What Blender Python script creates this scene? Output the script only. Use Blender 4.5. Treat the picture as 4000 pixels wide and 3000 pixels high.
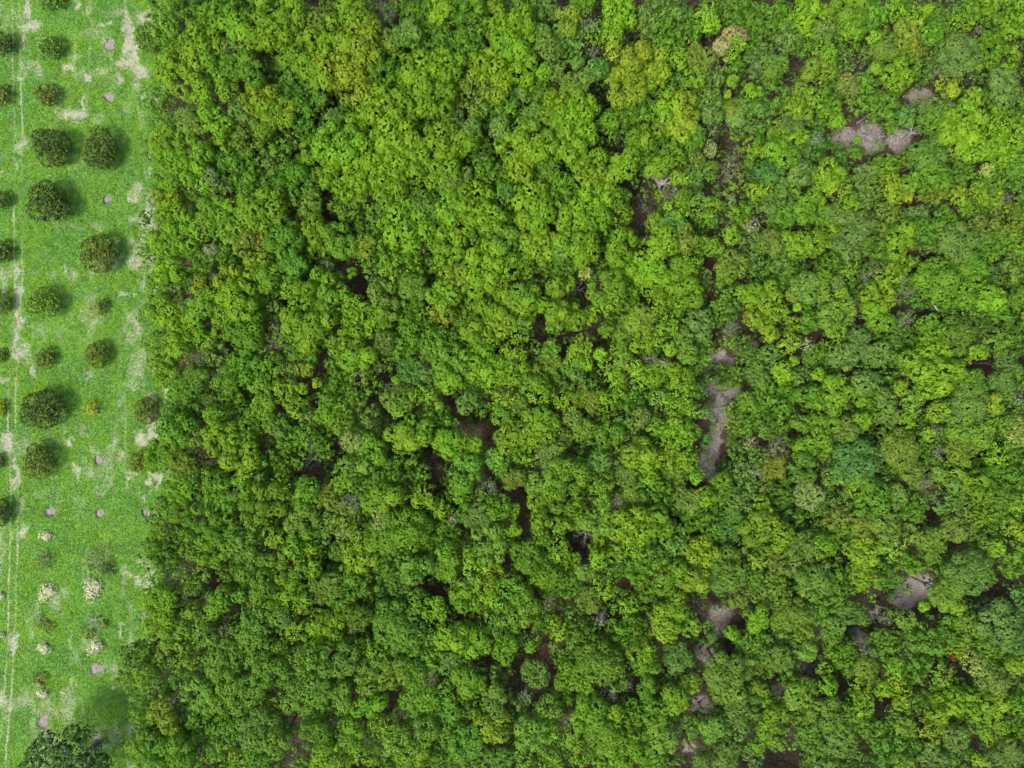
import bpy, math, random
import numpy as np

# ------------------------------------------------------------------ clear
for o in list(bpy.data.objects):
    bpy.data.objects.remove(o, do_unlink=True)
scene = bpy.context.scene
C = scene.collection
random.seed(7)
RNG = np.random.default_rng(11)

# ------------------------------------------------------------------ camera, sky, sun, exposure
CAM_H = 93.333                      # flying height; 4000 photo pixels = 140 m on the ground
MPP = 0.035                         # metres per photo pixel at ground level
cam_d = bpy.data.cameras.new("drone_camera")
cam_d.sensor_width = 36.0
cam_d.lens = 24.0
cam_d.clip_start = 0.5
cam_d.clip_end = 3000.0
cam = bpy.data.objects.new("drone_camera", cam_d)
cam.location = (0, 0, CAM_H)
cam.rotation_euler = (0, 0, 0)
C.objects.link(cam)
scene.camera = cam

SUN_EL = math.radians(56)
SUN_AZ = math.radians(232)          # clockwise from +Y: the sun stands to the lower left of the picture
world = bpy.data.worlds.new("World")
scene.world = world
world.use_nodes = True
wn = world.node_tree
wn.nodes.clear()
w_out = wn.nodes.new("ShaderNodeOutputWorld")
w_bg = wn.nodes.new("ShaderNodeBackground")
w_sky = wn.nodes.new("ShaderNodeTexSky")
w_sky.sky_type = 'NISHITA'
w_sky.sun_disc = False
w_sky.sun_elevation = SUN_EL
w_sky.sun_rotation = SUN_AZ
w_sky.air_density = 1.0
w_sky.dust_density = 3.0
w_sky.ozone_density = 0.6
w_bg.inputs['Strength'].default_value = 0.15
wn.links.new(w_sky.outputs[0], w_bg.inputs[0])
wn.links.new(w_bg.outputs[0], w_out.inputs[0])

sun_d = bpy.data.lights.new("sun", 'SUN')
sun_d.energy = 2.4
sun_d.angle = math.radians(18)
sun_d.color = (1.0, 0.95, 0.86)
sun = bpy.data.objects.new("sun", sun_d)
sx, sy = math.sin(SUN_AZ) * math.cos(SUN_EL), math.cos(SUN_AZ) * math.cos(SUN_EL)
sun.rotation_euler = (math.radians(90) - SUN_EL, 0, math.atan2(sx, -sy))
sun.location = (-60, -60, 120)
C.objects.link(sun)

scene.view_settings.view_transform = 'Standard'
scene.view_settings.look = 'None'
scene.view_settings.gamma = 1.0
scene.view_settings.use_curve_mapping = False
scene.view_settings.exposure = 1.15

# ------------------------------------------------------------------ helpers
def at(u, v, z=0.0):
    """photo pixel (4000 x 3000) seen at height z -> world x, y"""
    k = MPP * (CAM_H - z) / CAM_H
    return ((u - 2000.0) * k, (1500.0 - v) * k)

def mesh_from(name, verts, faces, k, attrs=None, smooth=False):
    """verts (n,3), faces (m,k) of constant k"""
    me = bpy.data.meshes.new(name)
    verts = np.ascontiguousarray(verts, dtype=np.float32)
    faces = np.ascontiguousarray(faces, dtype=np.int32)
    n, m = len(verts), len(faces)
    me.vertices.add(n)
    me.vertices.foreach_set("co", verts.ravel())
    me.loops.add(m * k)
    me.loops.foreach_set("vertex_index", faces.ravel())
    me.polygons.add(m)
    me.polygons.foreach_set("loop_start", np.arange(0, m * k, k, dtype=np.int32))
    me.polygons.foreach_set("loop_total", np.full(m, k, dtype=np.int32))
    if smooth:
        me.polygons.foreach_set("use_smooth", np.ones(m, dtype=bool))
    for an, av in (attrs or {}).items():
        a = me.attributes.new(an, 'FLOAT', 'POINT')
        a.data.foreach_set("value", np.ascontiguousarray(av, dtype=np.float32))
    me.update(calc_edges=True)
    return me

def add_obj(name, data, parent=None, mat=None):
    o = bpy.data.objects.new(name, data)
    C.objects.link(o)
    if parent is not None:
        o.parent = parent
    if mat is not None and data is not None and not data.materials:
        data.materials.append(mat)
    return o

def tag(o, label=None, cat=None, group=None, kind=None):
    if label: o["label"] = label
    if cat: o["category"] = cat
    if group: o["group"] = group
    if kind: o["kind"] = kind
    return o

# ------------------------------------------------------------------ materials
class NT:
    def __init__(self, name):
        self.m = bpy.data.materials.new(name)
        self.m.use_nodes = True
        self.t = self.m.node_tree
        self.t.nodes.clear()
        self.out = self.n("ShaderNodeOutputMaterial")
    def n(self, kind, **kw):
        nd = self.t.nodes.new(kind)
        for k, v in kw.items():
            setattr(nd, k, v)
        return nd
    def l(self, a, b):
        self.t.links.new(a, b)
    def attr(self, name):
        return self.n("ShaderNodeAttribute", attribute_name=name).outputs['Fac']
    def mix(self, fac, a, b, mode='MIX'):
        nd = self.n("ShaderNodeMix", data_type='RGBA', blend_type=mode)
        for sock, val in ((nd.inputs[0], fac), (nd.inputs[6], a), (nd.inputs[7], b)):
            if isinstance(val, (int, float)):
                sock.default_value = val
            elif isinstance(val, tuple):
                sock.default_value = (*val, 1.0)
            else:
                self.l(val, sock)
        return nd.outputs[2]
    def noise(self, scale, detail=3.0, rough=0.55, vec=None):
        nd = self.n("ShaderNodeTexNoise")
        nd.inputs['Scale'].default_value = scale
        nd.inputs['Detail'].default_value = detail
        nd.inputs['Roughness'].default_value = rough
        if vec is not None:
            self.l(vec, nd.inputs['Vector'])
        return nd.outputs['Fac']
    def rng(self, val, a, b, c=0.0, d=1.0):
        nd = self.n("ShaderNodeMapRange")
        nd.inputs[1].default_value = a; nd.inputs[2].default_value = b
        nd.inputs[3].default_value = c; nd.inputs[4].default_value = d
        self.l(val, nd.inputs[0])
        return nd.outputs[0]
    def math(self, op, a, b):
        nd = self.n("ShaderNodeMath", operation=op)
        for i, v in enumerate((a, b)):
            if isinstance(v, (int, float)): nd.inputs[i].default_value = v
            else: self.l(v, nd.inputs[i])
        return nd.outputs[0]

def leaf_material(name, trans=0.30, rough=0.6, spec=0.14, lo=(0.72, 0.80, 0.84), hi=(1.36, 1.24, 1.06), tone=False):
    t = NT(name)
    oi = t.n("ShaderNodeObjectInfo")
    tint = t.attr("tint")
    own_col = t.n("ShaderNodeAttribute", attribute_name="tone").outputs['Color'] if tone else oi.outputs['Color']
    dark = t.mix(1.0, own_col, lo, 'MULTIPLY')
    light = t.mix(1.0, own_col, hi, 'MULTIPLY')
    col = t.mix(tint, dark, light)
    p = t.n("ShaderNodeBsdfPrincipled")
    p.inputs['Roughness'].default_value = rough
    p.inputs['Specular IOR Level'].default_value = spec
    t.l(col, p.inputs['Base Color'])
    tr = t.n("ShaderNodeBsdfTranslucent")
    tc = t.mix(1.0, col, (1.25, 1.2, 0.6), 'MULTIPLY')
    t.l(tc, tr.inputs['Color'])
    mx = t.n("ShaderNodeMixShader")
    mx.inputs[0].default_value = trans
    t.l(p.outputs[0], mx.inputs[1]); t.l(tr.outputs[0], mx.inputs[2])
    t.l(mx.outputs[0], t.out.inputs[0])
    return t.m

M_LEAF = leaf_material("leaf")
M_DRY = leaf_material("dry_leaf", trans=0.1, lo=(0.4, 0.4, 0.4), hi=(2.2, 2.1, 2.0))
M_TONE = leaf_material("leaf_mass", tone=True)
M_BUSH = leaf_material("orchard_leaf", trans=0.2, lo=(0.62, 0.68, 0.62), hi=(2.5, 2.3, 1.5))

def bark_material(name, a, b):
    t = NT(name)
    tc = t.n("ShaderNodeTexCoord")
    nz = t.noise(6.0, 5.0, 0.65, tc.outputs['Object'])
    col = t.mix(t.rng(nz, 0.35, 0.65), a, b)
    p = t.n("ShaderNodeBsdfPrincipled")
    p.inputs['Roughness'].default_value = 0.85
    t.l(col, p.inputs['Base Color'])
    bp = t.n("ShaderNodeBump"); bp.inputs['Strength'].default_value = 0.5; bp.inputs['Distance'].default_value = 0.03
    t.l(nz, bp.inputs['Height']); t.l(bp.outputs[0], p.inputs['Normal'])
    t.l(p.outputs[0], t.out.inputs[0])
    return t.m

M_BARK = bark_material("bark", (0.10, 0.085, 0.07), (0.21, 0.19, 0.17))
M_DEAD = bark_material("weathered_wood", (0.17, 0.16, 0.15), (0.34, 0.325, 0.31))
M_TWIG = bark_material("dry_twig", (0.10, 0.085, 0.08), (0.21, 0.19, 0.18))

def ground_material():
    t = NT("ground")
    tc = t.n("ShaderNodeTexCoord"); P = tc.outputs['Object']
    big = t.noise(0.11, 3.0, 0.6, P)
    mid = t.noise(0.55, 4.0, 0.6, P)
    fine = t.noise(5.0, 4.0, 0.65, P)
    g = t.mix(t.rng(big, 0.38, 0.62), (0.070, 0.182, 0.024), (0.104, 0.208, 0.018))
    g = t.mix(t.rng(mid, 0.42, 0.72), g, (0.080, 0.180, 0.044))
    g = t.mix(t.rng(fine, 0.3, 0.75), g, (0.104, 0.222, 0.034))
    # dry, sandy places
    s = t.math('ADD', t.attr("sand"), t.rng(fine, 0.25, 0.75, -0.35, 0.35))
    s = t.rng(s, 0.30, 0.95)
    sandc = t.mix(t.rng(fine, 0.3, 0.7), (0.165, 0.18, 0.105), (0.315, 0.31, 0.225))
    f = t.mix(s, g, sandc)
    # forest floor
    lit = t.mix(t.rng(t.noise(2.2, 5.0, 0.7, P), 0.35, 0.7), (0.026, 0.020, 0.013), (0.080, 0.062, 0.045))
    lit = t.mix(t.attr("red"), lit, (0.060, 0.032, 0.022))
    pathc = t.mix(t.rng(t.noise(3.0, 6.0, 0.75, P), 0.38, 0.66), (0.135, 0.112, 0.095), (0.265, 0.25, 0.235))
    ps = t.rng(t.math('ADD', t.attr("path"), t.rng(fine, 0.25, 0.75, -0.25, 0.25)), 0.3, 0.7)
    lit = t.mix(ps, lit, pathc)
    fr = t.rng(t.math('ADD', t.attr("forest"), t.rng(fine, 0.25, 0.75, -0.3, 0.3)), 0.3, 0.7)
    col = t.mix(fr, f, lit)
    p = t.n("ShaderNodeBsdfPrincipled")
    p.inputs['Roughness'].default_value = 0.95
    p.inputs['Specular IOR Level'].default_value = 0.1
    t.l(col, p.inputs['Base Color'])
    bp = t.n("ShaderNodeBump"); bp.inputs['Strength'].default_value = 0.6; bp.inputs['Distance'].default_value = 0.12
    t.l(fine, bp.inputs['Height']); t.l(bp.outputs[0], p.inputs['Normal'])
    t.l(p.outputs[0], t.out.inputs[0])
    return t.m

def grass_material():
    t = NT("grass")
    tc = t.n("ShaderNodeTexCoord"); P = tc.outputs['Object']
    big = t.noise(0.11, 3.0, 0.6, P)
    mid = t.noise(0.55, 4.0, 0.6, P)
    a = t.mix(t.rng(big, 0.38, 0.62), (0.074, 0.200, 0.026), (0.110, 0.226, 0.016))
    a = t.mix(t.rng(mid, 0.45, 0.72), a, (0.088, 0.198, 0.058))
    a = t.mix(t.math('MULTIPLY', t.attr("lush"), 0.75), a, (0.124, 0.246, 0.010))
    a = t.mix(t.attr("tint"), t.mix(1.0, a, (0.75, 0.80, 0.78), 'MULTIPLY'), t.mix(1.0, a, (1.25, 1.18, 1.1), 'MULTIPLY'))
    a = t.mix(t.attr("dry"), a, (0.25, 0.275, 0.155))
    p = t.n("ShaderNodeBsdfPrincipled")
    p.inputs['Roughness'].default_value = 0.8
    p.inputs['Specular IOR Level'].default_value = 0.06
    t.l(a, p.inputs['Base Color'])
    tr = t.n("ShaderNodeBsdfTranslucent"); t.l(a, tr.inputs['Color'])
    mx = t.n("ShaderNodeMixShader"); mx.inputs[0].default_value = 0.25
    t.l(p.outputs[0], mx.inputs[1]); t.l(tr.outputs[0], mx.inputs[2])
    t.l(mx.outputs[0], t.out.inputs[0])
    return t.m

def soil_material():
    t = NT("pit_soil")
    tc = t.n("ShaderNodeTexCoord"); P = tc.outputs['Object']
    nz = t.noise(3.5, 5.0, 0.7, P)
    col = t.mix(t.rng(nz, 0.35, 0.68), (0.135, 0.117, 0.098), (0.225, 0.204, 0.18))
    p = t.n("ShaderNodeBsdfPrincipled"); p.inputs['Roughness'].default_value = 0.95
    t.l(col, p.inputs['Base Color'])
    bp = t.n("ShaderNodeBump"); bp.inputs['Strength'].default_value = 0.7; bp.inputs['Distance'].default_value = 0.06
    t.l(nz, bp.inputs['Height']); t.l(bp.outputs[0], p.inputs['Normal'])
    t.l(p.outputs[0], t.out.inputs[0])
    return t.m

M_GROUND, M_GRASS, M_SOIL = ground_material(), grass_material(), soil_material()

# ------------------------------------------------------------------ survey of the place
# forest edge (photo column for each photo row)
EDGE_V = [-400, 0, 250, 500, 750, 920, 1000, 1200, 1350, 1530, 1700, 1800, 1950, 2100, 2350, 2450, 2600, 2750, 3000, 3400]
EDGE_U = [640, 640, 615, 585, 605, 560, 590, 580, 590, 655, 635, 615, 635, 570, 585, 605, 500, 545, 550, 560]
def edge(v):
    return np.interp(v, EDGE_V, EDGE_U)

# sandy places in the field: u, v, half width, half height, strength
SAND = """106 40 12 40 .9;122 104 45 22 .9;97 150 10 30 .8;90 258 14 30 .6;312 20 12 10 .9;352 54 8 60 .6;407 99 25 8 .9;493 72 12 60 .8;
452 50 40 20 .5;574 68 40 30 .7;502 150 22 75 1;533 212 16 45 1;488 244 35 22 .9;542 280 30 35 .8;470 312 20 20 .8;407 271 50 15 .6;262 267 25 15 .9;
290 226 25 20 .5;343 307 12 16 .9;316 289 40 25 .5;294 452 48 22 1;328 416 8 30 .8;384 470 25 15 .5;538 340 20 25 .6;560 375 10 20 .7;86 570 22 28 .7;
59 633 10 30 .6;14 678 15 15 .5;280 655 20 20 .4;529 768 8 10 .9;547 836 12 25 .5;289 885 30 12 .5;384 886 20 12 .5;538 1008 25 30 .65;592 1057 8 28 1;
258 1048 6 16 .9;285 1080 22 25 .65;63 1062 8 25 .9;77 1148 16 50 .9;0 1075 20 6 .7;136 1062 20 10 .4;312 1225 6 40 .5;488 1143 16 14 .7;524 1152 8 8 .9;
484 1288 15 15 .6;72 1238 12 40 1;158 1288 35 30 .45;59 1333 14 50 1;68 1383 14 30 1;99 1374 25 40 .65;127 1441 15 20 .7;475 1396 8 25 .5;542 1428 25 60 .6;
606 1441 8 45 1;353 1464 20 25 .45;18 1482 20 15 .7;651 1554 10 55 1;633 1631 9 30 1;615 1672 20 25 1;599 1699 10 30 1;556 1712 22 28 .9;466 1575 6 15 1;
479 1636 20 30 .4;452 1726 8 40 .7;470 1789 18 25 .8;499 1871 8 30 .9;520 1853 10 20 .7;551 1938 8 25 .8;583 1889 6 40 .9;606 1862 22 14 1;628 1889 12 30 1;
628 1934 12 30 .7;612 1993 8 30 .7;280 1731 18 16 .9;325 1690 16 15 .6;298 1834 14 22 .9;307 1870 8 20 .7;27 1712 20 20 1;36 1753 18 30 1;63 1840 8 80 .95;
90 1975 14 40 .6;86 2079 22 22 .9;45 2092 6 20 .7;158 1929 35 14 .4;497 2232 12 20 .7;493 2268 10 10 .8;569 2304 8 12 .7;529 2381 20 12 .5;475 2440 12 12 .7;
470 2476 8 20 .9;262 2313 20 25 .65;271 2503 10 40 .45;45 2517 20 35 .9;63 2503 8 40 .8;14 2738 14 35 .9;34 2770 8 30 .8;23 2797 8 12 .8;253 2704 10 10 .9;
289 2684 6 8 .8;456 2684 14 10 .9;443 2612 14 40 .6;384 2883 20 35 .9;540 2828 8 10 .8;20 100 16 60 .4;430 330 20 30 .4;500 420 20 40 .35;560 470 14 40 .45;
300 1960 30 30 .35;420 2150 16 60 .3;240 1300 30 30 .35;520 1500 20 40 .5;480 1560 16 40 .4;120 2420 10 40 .45;290 2560 12 40 .4;590 560 14 40 .5"""
SAND = [tuple(float(x) for x in s.split()) for s in SAND.replace("\n", "").split(";") if s.strip()]
TRACKS = [[(70, -200), (78, 200), (88, 500), (84, 750), (86, 1000), (88, 1150), (78, 1300), (66, 1420), (62, 1500), (62, 1650), (66, 1750), (70, 1900), (68, 2000), (66, 2200), (62, 2350), (58, 2450), (52, 2560), (46, 2700), (36, 2800), (26, 2900), (10, 3200)],
          [(45, -200), (48, 200), (58, 500), (56, 750), (56, 1000), (58, 1150), (48, 1300), (38, 1420), (34, 1500), (32, 1650), (38, 1750), (44, 1900), (40, 2000), (38, 2200), (34, 2350), (30, 2450), (24, 2560), (18, 2700), (8, 2800), (0, 2900)],
          [(352, -50), (350, 120), (346, 310), (334, 440), (322, 640)], [(296, -50), (296, 120), (290, 260)], [(525, 130), (530, 300), (545, 480), (570, 700)], [(470, 1380), (450, 1700), (440, 1850), (436, 2050)], [(490, 1380), (490, 1900), (560, 1960)],
          [(600, 1370), (606, 1480), (650, 1540), (648, 1580), (630, 1640), (612, 1700), (602, 1745)], [(600, 1850), (628, 1880), (630, 1960), (612, 2040)], [(590, 1000), (594, 1090)], [(586, 560), (590, 640), (578, 700)]]
# planting pits: u, v, radius, label
PITS = [(427, 174, 24, "bare soil planting pit, topmost in the field beside the sandy strip"),
        (425, 380, 22, "roundish soil pit, second from top in the inner column of pits"),
        (615, 384, 22, "soil pit half hidden under the forest edge near the top"),
        (419, 778, 17, "small bare soil pit up and right of the largest upper bush"),
        (597, 784, 19, "bare soil pit touching the forest edge, second from top of that column"),
        (594, 1008, 15, "small soil pit at the forest edge level with the tall oval bush"),
        (589, 1195, 15, "small soil pit at the forest edge level with the ragged yellow bush"),
        (590, 1401, 17, "soil pit at the forest edge beside a pale sandy streak"),
        (384, 1798, 20, "bare soil pit alone in mid field below the small yellow bush"),
        (197, 1999, 21, "left one of three soil pits lying in a row across the field"),
        (391, 2004, 19, "middle one of three soil pits lying in a row across the field"),
        (570, 2003, 18, "right one of three soil pits in a row, close to the forest"),
        (565, 2408, 21, "soil pit tucked against bright yellow green trees low on forest edge"),
        (375, 2612, 25, "large soil pit with a brown notch, below the right pale shrub"),
        (167, 2822, 26, "lowest soil pit in the field, above the dark corner tree")]

# ---- forest openings, in tiles of the photograph: origin and zoom 1.659; X Y R [p = pale path soil, r = rusty litter]
TILE = {'A': (600, 0), 'B': (1700, 0), 'C': (2800, 0), 'D': (600, 1000), 'E': (1700, 1000), 'F': (2800, 1000), 'G': (600, 2000), 'H': (1700, 2000), 'I': (2800, 2000), 'J': (0, 2250)}
ZM = 1.659
def tile_px(t, x, y):
    z = 2.2125 if t == 'J' else ZM
    return TILE[t][0] + x / z, TILE[t][1] + y / z
HOLES = {'A': "1130 1290 34;890 850 18;750 370 18",
 'B': "1380 1180 95;1350 1330 85;1480 1200 70;1340 1440 45;1890 480 30;1870 590 26;1880 880 34;1850 1200 42;1850 1430 44;1100 600 40;1790 270 35;1300 230 22",
 'C': "510 450 66;430 520 36;840 690 24;1340 620 54p;1270 640 40p;1700 710 34;820 900 70p;1000 900 80p;1190 910 62p;30 900 36;330 1450 22;1870 400 18;30 1460 46",
 'D': "1330 200 75;1260 80 55;1520 810 52;1420 930 52;1870 890 42;1910 940 32;1030 880 60;1090 720 40;1090 1400 75;1000 1340 40;1820 1340 62;1860 1480 52;1760 1260 42;690 1270 20;1180 470 24",
 'E': "950 240 54;720 260 26;680 450 52;690 530 46;850 550 46;1030 480 44;80 950 50;180 1050 62;300 1060 42;350 1180 52;520 1560 60;10 1420 50;1760 250 36;1790 190 30r;1810 60 28r;1950 240 34r;"
      "1840 670 64p;1780 760 58p;1800 870 60p;1830 950 55p;1830 1040 58p;1820 1130 54p;1835 1200 38p;1790 1290 62p;1770 1370 52p;1760 1430 32p;1930 880 52p;1960 830 40p;1980 760 42;1900 690 46p",
 'F': "130 250 32r;525 380 42;1740 720 62r;110 690 44;920 350 22;940 450 26;270 520 24;1300 80 36;1080 1360 26",
 'G': "1840 480 72;1490 570 42;160 460 40;520 580 22;540 700 40;140 1220 40;1560 1230 62;920 1550 62;1150 300 20",
 'H': "580 150 52;470 330 52;930 220 82;1240 460 42;1740 640 52;1680 840 52;1850 660 56p;1840 760 34p;1830 800 26p;1750 920 54p;340 970 72;690 880 74r;560 930 54r;640 780 34;700 960 40r;490 1130 42;760 1150 52;1330 1080 30;1550 1080 42;1120 1150 42;1740 1250 52p;1730 1330 52r;1660 1570 62;1640 1510 32p;1950 640 40;1800 520 34",
 'I': "1350 80 62;1530 220 42;1320 480 74p;1210 540 72p;1010 560 44;1400 650 72;1700 580 72;1850 480 42;920 810 52p;600 1010 90;540 985 46p;390 1150 42p;820 1170 54r;1060 1320 44;360 1550 72;500 1540 52;1680 1520 72;110 640 50;330 740 30;1550 980 26;1030 660 36p"}
HL = []
for t, s in HOLES.items():
    for q in s.split(";"):
        if not q.strip(): continue
        x, y, r = q.split()
        kind = r[-1] if r[-1] in "pr" else " "
        u, v = tile_px(t, float(x), float(y))
        HL.append((u, v, float(r.rstrip("pr")) / ZM * (0.80 if t == 'E' and kind == 'p' else 1.0), kind))
HLP = np.array([h[3] == 'p' for h in HL])
HLA = np.array([(h[0], h[1], h[2]) for h in HL])

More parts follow.
